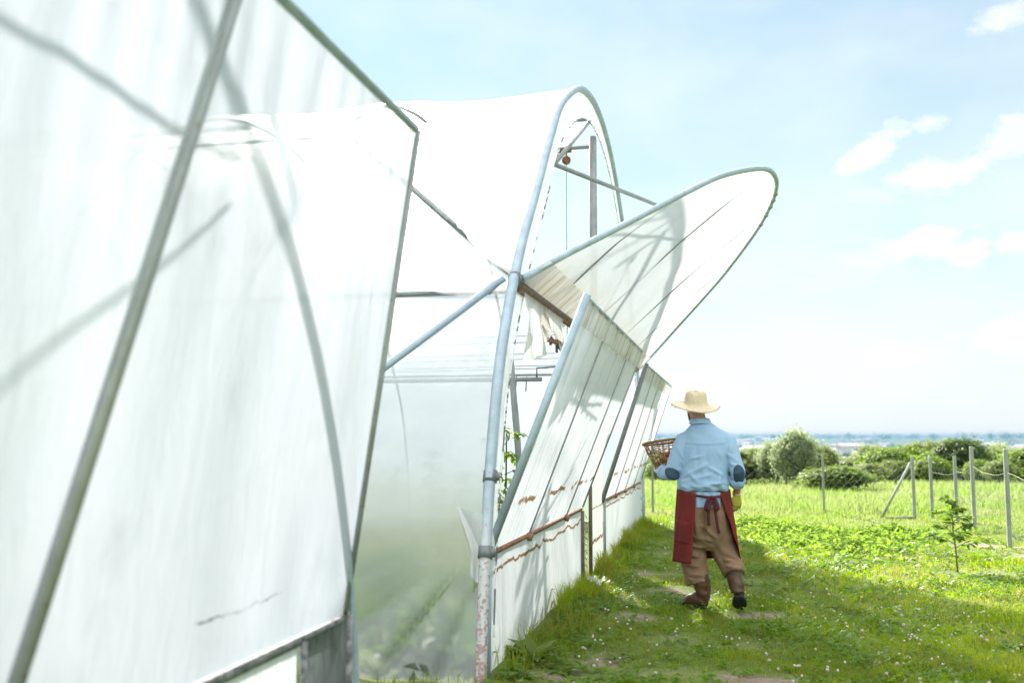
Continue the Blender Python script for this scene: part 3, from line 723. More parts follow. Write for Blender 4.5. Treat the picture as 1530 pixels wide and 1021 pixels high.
for i in range(1300):
    v=654.5+rw.uniform(0,1)**1.25*36; Y=min(6500,46*FPX/(v-651.5)); u=rw.uniform(880,1680); X=(u-1090)/FPX*Y
    if math.sin(u/23+v*.9)+math.sin(u/9.-v*1.4+2)+.6*math.sin(v*2.1)>.1: pts.append((X,Y,rw.uniform(10,18)*max(1,Y/2600)))
for i in range(26): pts.append((rw.normal(16,14)+0,rw.uniform(560,620),rw.uniform(13,20)))
tag(wood('valley_wood',pts,1,MT['leaf_dark'],rw,46,6.0),'bluish woods spread across the far valley','woods',kind='stuff')
# houses of the town in the valley: small pale specks
MT['plaster']=principled('house_plaster',(.66,.64,.61),.8,noise=(.2,.4,.6),col2=(.56,.52,.47))
MT['tiles']=principled('roof_tiles',(.42,.30,.26),.8,noise=(.3,.4,.6),col2=(.50,.46,.44))
def house(w,d,h,rf):
    mb=MB(); mb.box((0,0,h/2-2),(w,d,h+4)); wall=mb.mesh('wall',False); wall.materials.append(MT['plaster'])
    r=MB(); e=.6
    r.add([(-w/2-e,-d/2-e,h),(w/2+e,-d/2-e,h),(w/2+e,d/2+e,h),(-w/2-e,d/2+e,h),(-w/2-e,0,h+rf),(w/2+e,0,h+rf)],[(0,1,5,4),(2,3,4,5),(0,4,3),(1,2,5),(3,2,1,0)])
    rm=r.mesh('roof',False); rm.materials.append(MT['tiles']); return wall,rm
HS=[house(13,9,6,3.5),house(22,12,9,3),house(34,13,15,1.5),house(16,10,7,4)]
rh=np.random.default_rng(9)
for i in range(190):
    Y=1600*(6200/1600)**rh.uniform(0,1)**.8; u=rh.uniform(925,1560)+18*math.sin(i*1.3); X=(u-1090)/FPX*Y
    r=empty('house',(X,Y,float(gz(X,Y))),float(rh.uniform(-.5,.5))); sc=rh.uniform(1.1,2.3); r.scale=(sc,sc,sc)
    tag(r,'tiny pale house of the hazy blue town in the far valley','house',group='houses of the far town')
    for nm,me in zip(('wall','roof'),HS[int(rh.choice(4,p=[.42,.3,.1,.18]))]):
        a=bpy.data.objects.new(nm,me); COL.objects.link(a); a.parent=r

# haze
HAZE=True
if HAZE:
    m,nt_,out=new_mat('haze_air'); k=NT(nt_); vp=k.n('VolumePrincipled'); vp.inputs['Color'].default_value=(.09,.21,.36,1); vp.inputs['Density'].default_value=1.2e-4; vp.inputs['Anisotropy'].default_value=.2
    k.l(vp.outputs[0],out.inputs['Volume'])
    zb=float(GZ.min())-1; zt=max(float(GZ.max())+1.0,6.6)
    mb=MB(); mb.box((0,4400,(zb+zt)/2),(17400,9600,zt-zb)); hz=obj('haze',mb,m,None,False); tag(hz,kind='stuff')

# ------------------------------------------------------------------ fences
def post(x,y,h,parent,ox,oy,sz=.075,mat='concrete',lean=(0,0)):
    z=float(gz(x,y)); mb=MB(); mb.box((0,0,h/2-.1),(sz,sz,h+.2),None,.008); o=obj('post',mb,MT[mat],parent,False); o.location=(x-ox,y-oy,z); o.rotation_euler=(lean[0],lean[1],0); return o
FR=empty('wire_fence',(3.5,14.16,0)); tag(FR,'wire fence of grey posts with a sagging strand running along the right edge','fence')
FP=[(3.52,14.16,1.27),(3.62,16.5,1.26),(3.66,17.9,1.12),(3.46,18.9,1.08)]
ext=[(3.40,11.4,1.27),(3.3,8.6,1.27)]
for (x,y,h) in FP+ext: post(x,y,h,FR,3.5,14.16,.054 if y<17 else .050)
def wires(parent,ox,oy,P,hs,r,sag):
    mb=MB()
    for hi in hs:
        pts=[]
        for (a,b) in zip(P[:-1],P[1:]):
            for t in np.linspace(0,1,7)[:-1]:
                x=a[0]+(b[0]-a[0])*t;y=a[1]+(b[1]-a[1])*t; h=a[2]*hi+(b[2]-a[2])*hi*t
                pts.append((x-ox,y-oy,float(gz(x,y))+h-sag*4*t*(1-t)))
        b=P[-1]; pts.append((b[0]-ox,b[1]-oy,float(gz(b[0],b[1]))+b[2]*hi)); mb.tube(pts,r,5)
    return mb
seq=[ext[1],ext[0]]+FP
obj('top_strand',wires(FR,3.5,14.16,seq,[.76],.003,.04),principled('strand_rope',(.36,.36,.24),.8),FR)
def netting(parent,ox,oy,P,h,pitch,r):
    mb=MB()
    for a,b in zip(P[:-1],P[1:]):
        Ld=math.hypot(b[0]-a[0],b[1]-a[1]); n=int((Ld+h)/pitch)
        for i in range(n):
            for sgn in (1,-1):
                s0=i*pitch-h; s1=s0+h; z0,z1=(.04,h) if sgn>0 else (h,.04)
                c0=max(s0,0);c1=min(s1,Ld)
                if c1<=c0: continue
                q=[]
                for s in (c0,c1):
                    t=(s-s0)/h; q.append((a[0]+(b[0]-a[0])*s/Ld-ox,a[1]+(b[1]-a[1])*s/Ld-oy,float(gz(a[0]+(b[0]-a[0])*s/Ld,a[1]+(b[1]-a[1])*s/Ld))+z0+(z1-z0)*t))
                mb.tube(q,r,3,False)
    return mb
obj('netting',netting(FR,3.5,14.16,seq,.92,.15,.0008),MT['wire'],FR,False)
FB=empty('wire_fence',(1.68,19.4,0)); tag(FB,'thin mesh fence crossing the meadow behind the man to a braced corner post','fence')
BP=[(-4.5,18.7,1.05),(-1.43,19.0,1.0),(1.68,19.4,1.12),(3.14,18.75,1.12)]
for (x,y,h) in BP: post(x,y,h,FB,1.68,19.4,.040 if x<3 else .052,'concrete')
mb=MB(); z0=float(gz(3.1,18.7)); mb.tube([(3.10-1.68,18.72-19.4,z0+1.0),(2.52-1.68,18.5-19.4,z0-.02)],.022,6); obj('brace',mb,MT['concrete'],FB)
mb=MB(); mb.tube([(3.12-1.68,18.70-19.4,z0+.05),(2.66-1.68,18.35-19.4,z0+.06)],.022,6); obj('ground_rail',mb,MT['concrete'],FB)
obj('netting',netting(FB,1.68,19.4,BP,.88,.15,.0009),MT['wire'],FB,False)

# ------------------------------------------------------------------ sapling, tomato plants, weeds
def leaf_blade(mb,base,d,n,L,Wd,curl=.25,segs=5):
    d=Vector(d).normalized(); n=Vector(n); n=(n-d*n.dot(d)).normalized(); s=d.cross(n); vs=[];fs=[]
    for i in range(segs+1):
        t=i/segs; w=Wd*math.sin(PI*min(.98,max(.03,t**.8)))*.5; c=Vector(base)+d*L*t-n*L*curl*t*t
        vs+= [c-s*w+n*w*.35, c, c+s*w+n*w*.35]
    for i in range(segs):
        a=i*3; fs+=[(a,a+1,a+4,a+3),(a+1,a+2,a+5,a+4)]
    mb.add(vs,fs)
def tint_mesh(me,rng,per):
    n=len(me.vertices); t=np.repeat(rng.uniform(0,1,n//per+1),per)[:n]; at=me.attributes.new('tint','FLOAT','POINT'); at.data.foreach_set('value',t.astype(np.float32)); return me
rs=np.random.default_rng(77)
P=ony(1431,852,11.79); sx,sy=P.x,11.79; sz=float(gz(sx,sy))
SP=empty('sapling',(sx,sy,sz)); tag(SP,'young leafy fruit tree sapling standing alone on the sunny lawn','tree')
mb=MB(); tips=[]
mb.tube([(0,0,-.03),(-.012,0,.25),(-.03,.01,.45),(-.035,0,.74)],[.011,.009,.007,.004],7)
for i in range(13):
    z=.26+.036*i; a=i*2.4; ln=.27*(1-.55*(i/13))*rs.uniform(.75,1.15); b=Vector((-.02,0,z)); e=b+Vector((math.cos(a)*ln,math.sin(a)*ln,.13*rs.uniform(.3,1.1))); mb.tube([b,(b+e)/2+Vector((0,0,.03)),e],[.005,.004,.002],5); tips.append((b,e))
tips.append((Vector((-.03,0,.55)),Vector((-.035,0,.78))))
obj('trunk',mb,MT['bark'],SP)
mb=MB()
for b,e in tips:
    for j in range(18):
        t=rs.uniform(.3,1.08); p=b.lerp(e,t); a=rs.uniform(0,6.28); dd=(e-b).normalized()*.6+Vector((math.cos(a),math.sin(a),rs.uniform(-.5,.25)))
        leaf_blade(mb,p,dd,(rs.normal()*.4,rs.normal()*.4,1),rs.uniform(.075,.125),rs.uniform(.032,.05),.25,4)
link('crown',tint_mesh(mb.mesh('crown'),rs,15),MT['leaf_sapling'],SP)

def tomato_plant(seed,h=1.5):
    rs=np.random.default_rng(seed); st=MB(); st.tube([(0,0,0),(.02,.01,h*.5),(0,.02,h)],[.012,.010,.006],6); lf=MB()
    for i in range(26):
        z=.15+(h-.15)*i/26; a=i*2.39; ln=rs.uniform(.20,.36)*(1-.4*(i/26)); b=Vector((.01,0,z)); e=b+Vector((math.cos(a)*ln,math.sin(a)*ln,rs.uniform(-.06,.10))); m_=(b+e)/2+Vector((0,0,.05))
        st.tube([b,m_,e],[.004,.003,.002],4)
        for t in np.linspace(.3,1,6):
            p=b.lerp(e,t)+Vector((0,0,.05*math.sin(PI*t)))
            for sg in (-1,1):
                dd=(e-b).normalized()*.5+Vector((-math.sin(a),math.cos(a),0))*sg+Vector((0,0,rs.uniform(-.5,.2)))
                leaf_blade(lf,p,dd,(0,0,1),rs.uniform(.07,.12),rs.uniform(.035,.055),.35,4)
    return st.mesh('stem'), tint_mesh(lf.mesh('foliage'),rs,15)
TM=[tomato_plant(s,h) for s,h in ((1,1.5),(2,1.35),(3,1.6))]
for a,b in TM: a.materials.append(MT['leaf_tomato']); b.materials.append(MT['leaf_tomato'])
for (s_,f_) in TM:
    n=len(s_.vertices); at=s_.attributes.new('tint','FLOAT','POINT'); at.data.foreach_set('value',np.full(n,.3,np.float32))
rt=np.random.default_rng(3); ii=0
for row,(yy_,x0,n) in enumerate(((8.5,-1.84,1),(10.9,-3.2,6),(12.6,-3.3,8),(14.9,-3.5,9))):
    for i in range(n):
        r=empty('tomato_plant',(x0-.55*i+float(rt.uniform(-.08,.08)),yy_+float(rt.uniform(-.1,.1)),0),float(rt.uniform(0,6.28))); sc=float(rt.uniform(.85,1.08))*(1 if row==0 else .72); r.scale=(sc,sc,sc)
        tag(r,'bushy green tomato plant seen through the opening beside the raised panel' if (row==0 and i==0) else 'green tomato plant growing in rows inside the film greenhouse','plant',group=None if (row==0 and i==0) else 'tomato plants inside the greenhouse')
        st,fo=TM[(i+row)%3]
        for nm,me in (('stem',st),('foliage',fo)):
            a=bpy.data.objects.new(nm,me); COL.objects.link(a); a.parent=r
# broad-leaved docks at the foot of the nearest skirt
MT['leaf_dock']=leaf_mat('leaf_dock',(.085,.145,.02),(.16,.22,.05),.4,.4)
DOCK=[(800,985,.20,8,'large upright dock weed with broad bright leaves at the foot of the skirt'),(762,975,.15,6,'dock weed pressed against the corner of the film skirt'),(838,1000,.12,7,'pale broad leaved weed spreading in front of the tall dock'),(880,1010,.10,6,'low broad leaved weed on the bare patch near the bottom edge'),(925,985,.09,6,'flat rosette weed in the clover right of the docks'),(775,1012,.13,7,'broad leaved weed nearest the greenhouse corner at the bottom edge'),(850,960,.10,5,'small dark tuft weed beside the rusty bare soil'),(1512,968,.12,6,'pale thistle like weed on the lawn at the right edge'),(1365,952,.10,5,'small pale weed alone in the shaded lawn at lower right')]
for i,(u,v,L_,n,lab) in enumerate(DOCK):
    d=Fw+Rt*((u-CX)/FPX)-Up*((v-CY)/FPX); t=-HC/d.z; X,Y=d.x*t,d.y*t
    rs=np.random.default_rng(100+i); mb=MB()
    for j in range(n+3):
        a=j*2.4+rs.uniform(-.4,.4); up=rs.uniform(.25,1.5) if i in(0,1,6) else rs.uniform(.15,.7); dd=Vector((math.cos(a),math.sin(a),up)); leaf_blade(mb,(.02*math.cos(a),.02*math.sin(a),.01),dd,(0,0,1),L_*rs.uniform(.7,1.2),L_*rs.uniform(.32,.5),.3,7)
    o=link('weed_plant',tint_mesh(mb.mesh('weed_plant'),rs,24),MT['leaf_dock']); o.location=(X,Y,float(gz(X,Y))-.005); tag(o,lab,'weed')
# scrap of film
mb=MB(); mb.grid(lambda u,v:(.22*(u-.5)*(1-.3*v),.16*(v-.5),.03+.035*math.sin(u*7+v*3)*math.sin(v*5+1)+.02*math.sin(u*15)),14,10)
o=obj('film_scrap',mb,MT['film_border']); o.location=(-1.30,9.75,.03); tag(o,'crumpled scrap of white film lying in the grass below the doorway','scrap')
# ------------------------------------------------------------------ grass, clover, flowers
MT['grass']=leaf_mat('grass_blade',(.125,.21,.012),(.27,.33,.034),.5,.45,patch=(1.3,(.22,.235,.045)))
MT['clover']=leaf_mat('clover_leaf',(.085,.17,.018),(.15,.24,.032),.42,.5)
MT['meadow']=leaf_mat('meadow_grass',(.125,.205,.04),(.20,.275,.08),.5,.5,patch=(.5,(.22,.245,.11)))
MT['heap']=leaf_mat('cut_weed_leaf',(.12,.20,.035),(.23,.31,.08),.5,.8)
rg=np.random.default_rng(12)
def soil_at(x,y):
    s=np.zeros_like(x)
    for (a,b,ra,rb_,q) in SOIL: s=np.maximum(s,q*np.exp(-((x-a)/ra)**2-((y-b)/rb_)**2))
    return s
def patchn(x,y,f=1.):
    return .5+.25*(np.sin(x*2.3*f+1.3*np.sin(y*1.7*f))+np.sin(y*2.9*f+x*1.1*f+1.5*np.sin(x*3.1*f)))
def scatter(n,y0,y1,pw,rng):
    t=rng.uniform(0,1,n)
    y=(y0**(1-pw)+t*(y1**(1-pw)-y0**(1-pw)))**(1/(1-pw))
    xl=np.where(y<17.4,-1.44,-.30*y); xr=.40*y+1.2
    x=xl+rng.uniform(0,1,n)*(xr-xl); return x,y
def blades(x,y,h,w,rng,lean=.5):
    n=len(x); z=gz(x,y)-.004; a=rng.uniform(0,2*PI,n); l=np.abs(rng.normal(0,lean,n))+.08; b=rng.uniform(0,2*PI,n)
    dx,dy=np.cos(a),np.sin(a); sx,sy=np.cos(b),np.sin(b)
    P=np.stack([x,y,z],1); lat=np.stack([sx,sy,np.zeros(n)],1)*w[:,None]*.5; D=np.stack([dx,dy,np.zeros(n)],1); Z=np.array([0,0,1.])
    k1=(h*.5)[:,None]; m=P+Z*k1+D*k1*l[:,None]*.35; t=P+Z*(h*(1-.28*np.minimum(l,1.6)))[:,None]+D*(h*l)[:,None]
    V=np.stack([P-lat,P+lat,m+lat*.8,m-lat*.8,t],1).reshape(-1,3); i=np.arange(n)*5
    return V,np.stack([i,i+1,i+2,i+3],1),np.stack([i+3,i+2,i+4],1)
def blade_obj(name,x,y,h,w,rng,mat,lean,tint):
    V,Q,T=blades(x,y,h,w,rng,lean); me=np_mesh(name,V,[Q,T],mat,False,{'tint':np.repeat(tint,5)}); return link(name,me)
# lawn
x,y=scatter(300000,3.0,24,1.75,rg); s=soil_at(x,y)
keep=(rg.uniform(0,1,len(x))>s*2.8)&~((x<-1.40)&(y>5.6)&(y<17.3)); x,y,s=x[keep],y[keep],s[keep]
pn=patchn(x,y); p2=patchn(x*5+1,y*4.2); h=(.020+.030*pn+.045*np.clip(p2-.35,0,1))*rg.uniform(.5,1.6,len(x))*(1-.5*s)
lush=smooth01((x-.5-.05*y)/1.0)*smooth01((11-y)/4); h*=1+.7*lush
wall=np.exp(-((x+1.44)/.16)**2)*smooth01((y-6.5)/1.)*(y<17.5); h*=1+1.0*wall*rg.uniform(0,1.4,len(x))
w=.0042*np.maximum(1,y/6.5)*rg.uniform(.7,1.3,len(x))
tint=np.clip(.05+.35*pn+.35*p2+rg.normal(0,.22,len(x))+.25*s,0,1)
tag(blade_obj('grass',x,y,h,w,rg,MT['grass'],.75,tint),kind='stuff')
n=9000; x,y=scatter(n,3.2,15,1.7,rg); s=soil_at(x,y); kp=(rg.uniform(0,1,n)<.10+1.1*s)&~((x<-1.40)&(y>5.6)); x,y=x[kp],y[kp]
MT['straw_blade']=leaf_mat('dry_blade',(.34,.27,.13),(.46,.38,.21),.3,.6)
tag(blade_obj('dry_grass',x,y,rg.uniform(.015,.06,len(x)),.004*np.maximum(1,y/7),rg,MT['straw_blade'],1.6,rg.uniform(0,1,len(x))),kind='stuff')
# long grass along the foot of the skirts, in the gap and round the posts
n=10500; y=np.concatenate([rg.uniform(5.75,17.2,8000),rg.uniform(3.9,5.7,2500)]); x=np.where(np.arange(n)<8000,-1.42+np.abs(rg.normal(0,.15,n)),rg.uniform(-3.2,-1.3,n))
cl=patchn(x*3,y*1.6); kp=(rg.uniform(0,1,n)<.12+.88*(cl>.5))&((y<5.75)|(rg.uniform(0,1,n)<.12+.88*smooth01((y-6.6)/1.2))); x,y,cl=x[kp],y[kp],cl[kp]
h=rg.uniform(.08,.24,len(x))*(.5+.8*cl)*np.where(y<5.72,.55,1); tag(blade_obj('tall_grass',x,y,h,.006*np.maximum(1,y/8)*rg.uniform(.7,1.2,len(x)),rg,MT['grass'],.35,np.clip(rg.normal(.65,.25,len(x)),0,1)),kind='stuff')
# meadow beyond
x,y=scatter(90000,16,44,1.4,rg); pn=patchn(x,y,.45); h=(.05+.10*pn)*rg.uniform(.6,1.4,len(x))*np.where(y>19.5,1.7,.8); kp=~((x<-1.4)&(y<17.3)); x,y,h,pn=x[kp],y[kp],h[kp],pn[kp]
tag(blade_obj('meadow_grass',x,y,h,.012*np.maximum(1,y/20)*rg.uniform(.7,1.3,len(x)),rg,MT['meadow'],.5,np.clip(.3+.4*pn+rg.normal(0,.2,len(x)),0,1)),kind='stuff')
# clover leaves: three leaflets each
def clover(x,y,hh,r,rng):
    n=len(x); z=gz(x,y)+hh; a0=rng.uniform(0,2*PI,n); tl=rng.normal(0,.35,(n,2)); V=[];F=[];cnt=0
    for j in range(3):
        a=a0+j*2*PI/3; d=np.stack([np.cos(a),np.sin(a),tl[:,0]*np.cos(a)+tl[:,1]*np.sin(a)],1); s=np.stack([-np.sin(a),np.cos(a),-tl[:,0]*np.sin(a)+tl[:,1]*np.cos(a)],1)
        P=np.stack([x,y,z],1); R=r[:,None]
        v=np.stack([P,P+d*R*.55+s*R*.48+[0,0,.12*.01],P+d*R*1.0+s*R*.30,P+d*R*1.0-s*R*.30,P+d*R*.55-s*R*.48+[0,0,.12*.01]],1); V.append(v)
    V=np.stack(V,1).reshape(-1,3); i=np.arange(n*3)*5
    return V,np.stack([i,i+1,i+2,i+3,i+4],1)
x,y=scatter(95000,3.0,17,1.75,rg); s=soil_at(x,y); pn=patchn(x*1.4+5,y*1.3+2)
kp=(rg.uniform(0,1,len(x))<.15+1.1*(pn-.25))&(rg.uniform(0,1,len(x))>s*3.0)&~((x<-1.40)&(y>5.6)); x,y,s=x[kp],y[kp],s[kp]
V,F=clover(x,y,rg.uniform(.02,.055,len(x)),rg.uniform(.010,.022,len(x))*np.maximum(1,y/8),rg)
me=np_mesh('clover',V,[F],MT['clover'],False,{'tint':np.repeat(rg.uniform(0,1,len(x)),15)}); tag(link('clover',me),kind='stuff')
x=rg.uniform(-5.2,-1.55,9000); y=rg.uniform(6.1,10.,9000); kp=patchn(x*1.3,y*1.7)>.42; x,y=x[kp],y[kp]
me=leaf_cloud(np.stack([x,y,rg.uniform(.02,.34,len(x))*patchn(x*2,y)],1),np.tile([0,0,1.],(len(x),1)),.12,.5,rg,None,'indoor_weeds',MT['clover']); tag(link('indoor_weeds',me),'low weeds covering the floor inside the film greenhouse','weeds',kind='stuff')
# heap of cut weeds
n=9000; t=rg.uniform(0,1,n); cx_=np.array([(.75,15.6,.5,.7),(1.3,15.2,.75,.8),(2.0,15.0,.55,.6),(1.5,13.6,.6,.7),(2.35,15.4,.4,.4),(.9,14.2,.5,.7),(.35,16.6,.5,.9)]); ci=rg.integers(0,7,n)
x=cx_[ci,0]+rg.normal(size=n)*cx_[ci,2]*.6; y=cx_[ci,1]+rg.normal(size=n)*cx_[ci,3]*.75
def heapz(x,y):
    z=np.zeros_like(x)
    for (a,b,ra,rb_) in cx_: z=np.maximum(z,.15*np.exp(-((x-a)/ra)**2-((y-b)/rb_)**2))
    return z*(.75+.25*np.sin(x*9)*np.sin(y*7))
hz0=heapz(x,y); P=np.stack([x,y,gz(x,y)+hz0*rg.uniform(.35,1.1,n)+.01],1)
me=leaf_cloud(P,np.tile([0,0,1.],(n,1)),.085,.45,rg,None,'cut_weeds',MT['heap']); tag(link('cut_weeds',me),'low heap of cut leafy weeds wilting in the sun','weeds',kind='stuff')
# scattered rosettes in the lawn (plantain-like)
x,y=scatter(1500,3.2,14,1.6,rg); kp=~((x<-1.35)); x,y=x[kp],y[kp]; n=len(x); x=np.repeat(x,6)+rg.normal(0,.03,n*6); y=np.repeat(y,6)+rg.normal(0,.03,n*6)
me=leaf_cloud(np.stack([x,y,gz(x,y)+.025],1),np.tile([0,0,1.2],(n*6,1)),.065,.42,rg,None,'plantain',MT['clover']); tag(link('plantain',me),kind='stuff')
# white clover flowers
def flower_mesh(seed):
    rs=np.random.default_rng(seed); mb=MB(); mb.tube([(0,0,-.01),(.003,0,.03),(.0,.003,.055)],.0014,5); st=mb.mesh('stem')
    mb=MB(); mb.ball((0,.003,.06),.0085,8,6,(1,1,.85))
    for i in range(26):
        a=i*2.4; t=math.acos(1-1.5*i/26); d=Vector((math.sin(t)*math.cos(a),math.sin(t)*math.sin(a),math.cos(t))); mb.tube([Vector((0,.003,.06))+d*.006,Vector((0,.003,.06))+d*.0125+Vector((0,0,.002))],[.0026,.0012],4)
    return st,mb.mesh('blossom')
MT['blossom']=principled('clover_blossom',(.66,.63,.56),.7,noise=(60,.4,.65),col2=(.56,.40,.36))
FMS=[flower_mesh(i) for i in range(3)]
for a,b in FMS: 
    a.materials.append(MT['clover']); at=a.attributes.new('tint','FLOAT','POINT'); at.data.foreach_set('value',np.full(len(a.vertices),.5,np.float32)); b.materials.append(MT['blossom'])
x,y=scatter(3000,3.4,13,1.25,rg); pn=patchn(x*1.1+2,y*.9); s=soil_at(x,y)
kp=(x>-1.0)&(rg.uniform(0,1,len(x))<(pn>.45)*.9+.12)&(s<.5)&(x<.20*y+1.2)&((patchn(x*2.6,y*2.2+4)>.42)|(rg.uniform(0,1,len(x))<.3)); x,y=x[kp],y[kp]
cxy=((x+.1)**2+(y-8.65)**2)>.09; x,y=x[cxy],y[cxy]
far_x,far_y=x[230:520],y[230:520]
for i in range(min(230,len(x))):
    r=empty('clover_flower',(float(x[i]),float(y[i]),float(gz(x[i],y[i]))),float(rg.uniform(0,6.28))); sc=float(rg.uniform(.5,1.0)); r.scale=(sc,sc,float(rg.uniform(.7,1.2))*sc); r.rotation_euler.x=float(rg.normal(0,.15))
    tag(r,'small white clover flower in the lawn','flower',group='white clover flowers dotted over the lawn')
    for nm,me in zip(('stem','blossom'),FMS[i%3]):
        a=bpy.data.objects.new(nm,me); COL.objects.link(a); a.parent=r
mb=MB()
for a,b in zip(far_x,far_y): mb.ball((a,b,float(gz(a,b))+float(rg.uniform(.035,.07))),.008*max(1,b/9),6,4)
tag(obj('clover_blossoms',mb,MT['blossom']),kind='stuff')

# ------------------------------------------------------------------ the man
MT['skin']=principled('skin',(.50,.26,.17),.55,noise=(14,.35,.65),col2=(.42,.19,.12))
MT['hair']=principled('grey_hair',(.62,.60,.56),.8,bump=(120,.6,.004,(1,1,.3)))
MT['shirt']=principled('blue_shirt',(.35,.52,.71),.85,noise=(5,.4,.65),col2=(.31,.48,.68),bump=(18,.35,.012),fine=(420,.10,(1,1,1)))
MT['patch']=principled('elbow_patch',(.035,.075,.125),.8,bump=(300,.3,.002))
MT['apron']=principled('maroon_apron',(.185,.014,.008),.85,noise=(6,.35,.65),col2=(.14,.010,.007),bump=(22,.4,.01),fine=(400,.15,(1,1,1)))
MT['apron_tie']=principled('apron_tie',(.085,.012,.018),.8)
MT['trousers']=principled('tan_trousers',(.29,.185,.11),.9,noise=(5,.35,.65),col2=(.24,.15,.09),bump=(20,.5,.014),fine=(380,.12,(1,1,1)))
MT['boot']=principled('brown_boot',(.070,.030,.016),.42,noise=(12,.4,.65),col2=(.115,.062,.038),bump=(26,.5,.006),spec=.4)
MT['sole']=principled('black_sole',(.014,.013,.013),.7,bump=(60,.4,.003))
MT['glove']=principled('yellow_glove',(.47,.44,.07),.75,noise=(40,.4,.6),col2=(.36,.36,.05),bump=(150,.3,.003))
MT['glove_white']=principled('white_glove',(.72,.70,.66),.85,noise=(40,.4,.6),col2=(.60,.57,.52),bump=(150,.3,.003))
MT['button']=principled('button',(.75,.72,.66),.4)
MT['eye']=principled('eye',(.55,.53,.50),.2)
m,nt_,out=new_mat('straw'); k=NT(nt_); p=k.n('BsdfPrincipled'); p.inputs['Roughness'].default_value=.75; k.l(p.outputs[0],out.inputs[0])
v=k.coord(); z=k.sep(v)
wv=k.n('TexWave',wave_type='BANDS',bands_direction='Z'); wv.inputs['Scale'].default_value=32; wv.inputs['Distortion'].default_value=1.2; wv.inputs['Detail'].default_value=3; wv.inputs['Detail Scale'].default_value=4; k.l(v,wv.inputs['Vector'])
c=k.mix(wv.outputs['Fac'],(.66,.53,.35),(.85,.74,.55)); c=k.mix(k.ramp(k.noise(v,60,4,.6),.35,.7,0,.4),c,(.50,.36,.20)); k.l(c,p.inputs['Base Color'])
k.l(k.bump(wv.outputs['Fac'],.5,.004),p.inputs['Normal']); MT['straw']=m
m,nt_,out=new_mat('wicker'); k=NT(nt_); p=k.n('BsdfPrincipled'); p.inputs['Roughness'].default_value=.65; k.l(p.outputs[0],out.inputs[0])
v=k.coord(); c=k.mix(k.ramp(k.noise(v,25,4,.6),.3,.7),(.16,.075,.028),(.40,.23,.10)); k.l(c,p.inputs['Base Color']); k.l(k.bump(k.noise(v,90,3),.4,.002),p.inputs['Normal']); MT['wicker']=m

MX,MY=-.13,8.65
MAN=empty('person',(MX,MY,0)); tag(MAN,'man walking away in straw hat, blue shirt, maroon apron, tan trousers, holding a basket','person')
V3=Vector
# joints (x right, y ahead, z up)
sL,eL,wL=V3((-.245,.0,1.425)),V3((-.355,-.045,1.135)),V3((-.455,.20,1.135))
sR,eR,wR=V3((.105,.0,1.425)),V3((.190,-.05,1.15)),V3((.180,.055,.965))
hd=V3((-.140,.03,1.70))
# ---- body: one continuous surface
b=MB()
X=V3((1,0,0));Yv=V3((0,1,0))
b.loft([((-.095,0,.84),X*.155,Yv*.11),((-.095,0,.95),X*.175,Yv*.125),((-.09,.01,1.05),X*.155,Yv*.115),((-.08,.01,1.2),X*.160,Yv*.115),((-.07,.0,1.34),X*.175,Yv*.115),((-.07,0,1.43),X*.16,Yv*.09),((-.085,0,1.50),X*.09,Yv*.07)],24,2.4)
b.limb([(-.09,-.01,1.48),(-.115,0,1.57),(-.135,.015,1.65)],[(.068,.066),(.058,.060),(.060,.064)],16)
hr=Matrix.Rotation(math.radians(14),3,'Z')
def H(x,y,z): return hd+hr@V3((x,y,z))
hx,hy=hr@X,hr@Yv
b.loft([(H(0,.035,-.115),hx*.030,hy*.028),(H(0,.03,-.095),hx*.052,hy*.055),(H(0,.012,-.06),hx*.066,hy*.080),(H(0,.003,-.02),hx*.074,hy*.094),(H(0,0,.02),hx*.077,hy*.100),(H(0,-.004,.06),hx*.074,hy*.096),(H(0,-.004,.09),hx*.058,hy*.074),(H(0,-.003,.108),hx*.030,hy*.038)],20)
b.loft([(H(0,.085,.025),hx*.010,V3((0,0,.012))),(H(0,.105,-.005),hx*.013,V3((0,0,.018))),(H(0,.118,-.022),hx*.015,V3((0,0,.012))),(H(0,.09,-.032),hx*.012,V3((0,0,.008)))],10)   # nose
b.loft([(H(-.022,.088,-.058),hy*.012,V3((0,0,.008))),(H(0,.097,-.057),hy*.014,V3((0,0,.011))),(H(.022,.088,-.058),hy*.012,V3((0,0,.008)))],10)    # lips
for sg in (-1,1): b.loft([(H(.074*sg,.012,-.04),hy*.010,V3((0,0,.012))),(H(.084*sg,-.002,-.01),hy*.018,V3((0,0,.032))),(H(.090*sg,-.008,.0),hy*.020,V3((0,0,.030))),(H(.093*sg,-.010,.002),hy*.012,V3((0,0,.02)))],12)
def arm(mb,s,e,w,r): mb.limb([s,s.lerp(e,.35),s.lerp(e,.75),e,e.lerp(w,.35),e.lerp(w,.75),w],r,16)
arm(b,sL,eL,wL,[.055,.050,.043,.040,.040,.032,.028]); arm(b,sR,eR,wR,[.055,.050,.043,.040,.040,.032,.028])
# hands (inside the gloves)
hdirR=V3((-.02,.035,-.10)).normalized(); b.limb([wR,wR+hdirR*.05,wR+hdirR*.09],[(.022,.028),(.016,.036),(.014,.034)],12)
hdirL=V3((-.35,.92,-.15)).normalized(); b.limb([wL,wL+hdirL*.05,wL+hdirL*.09],[(.022,.026),(.030,.017),(.028,.015)],12)
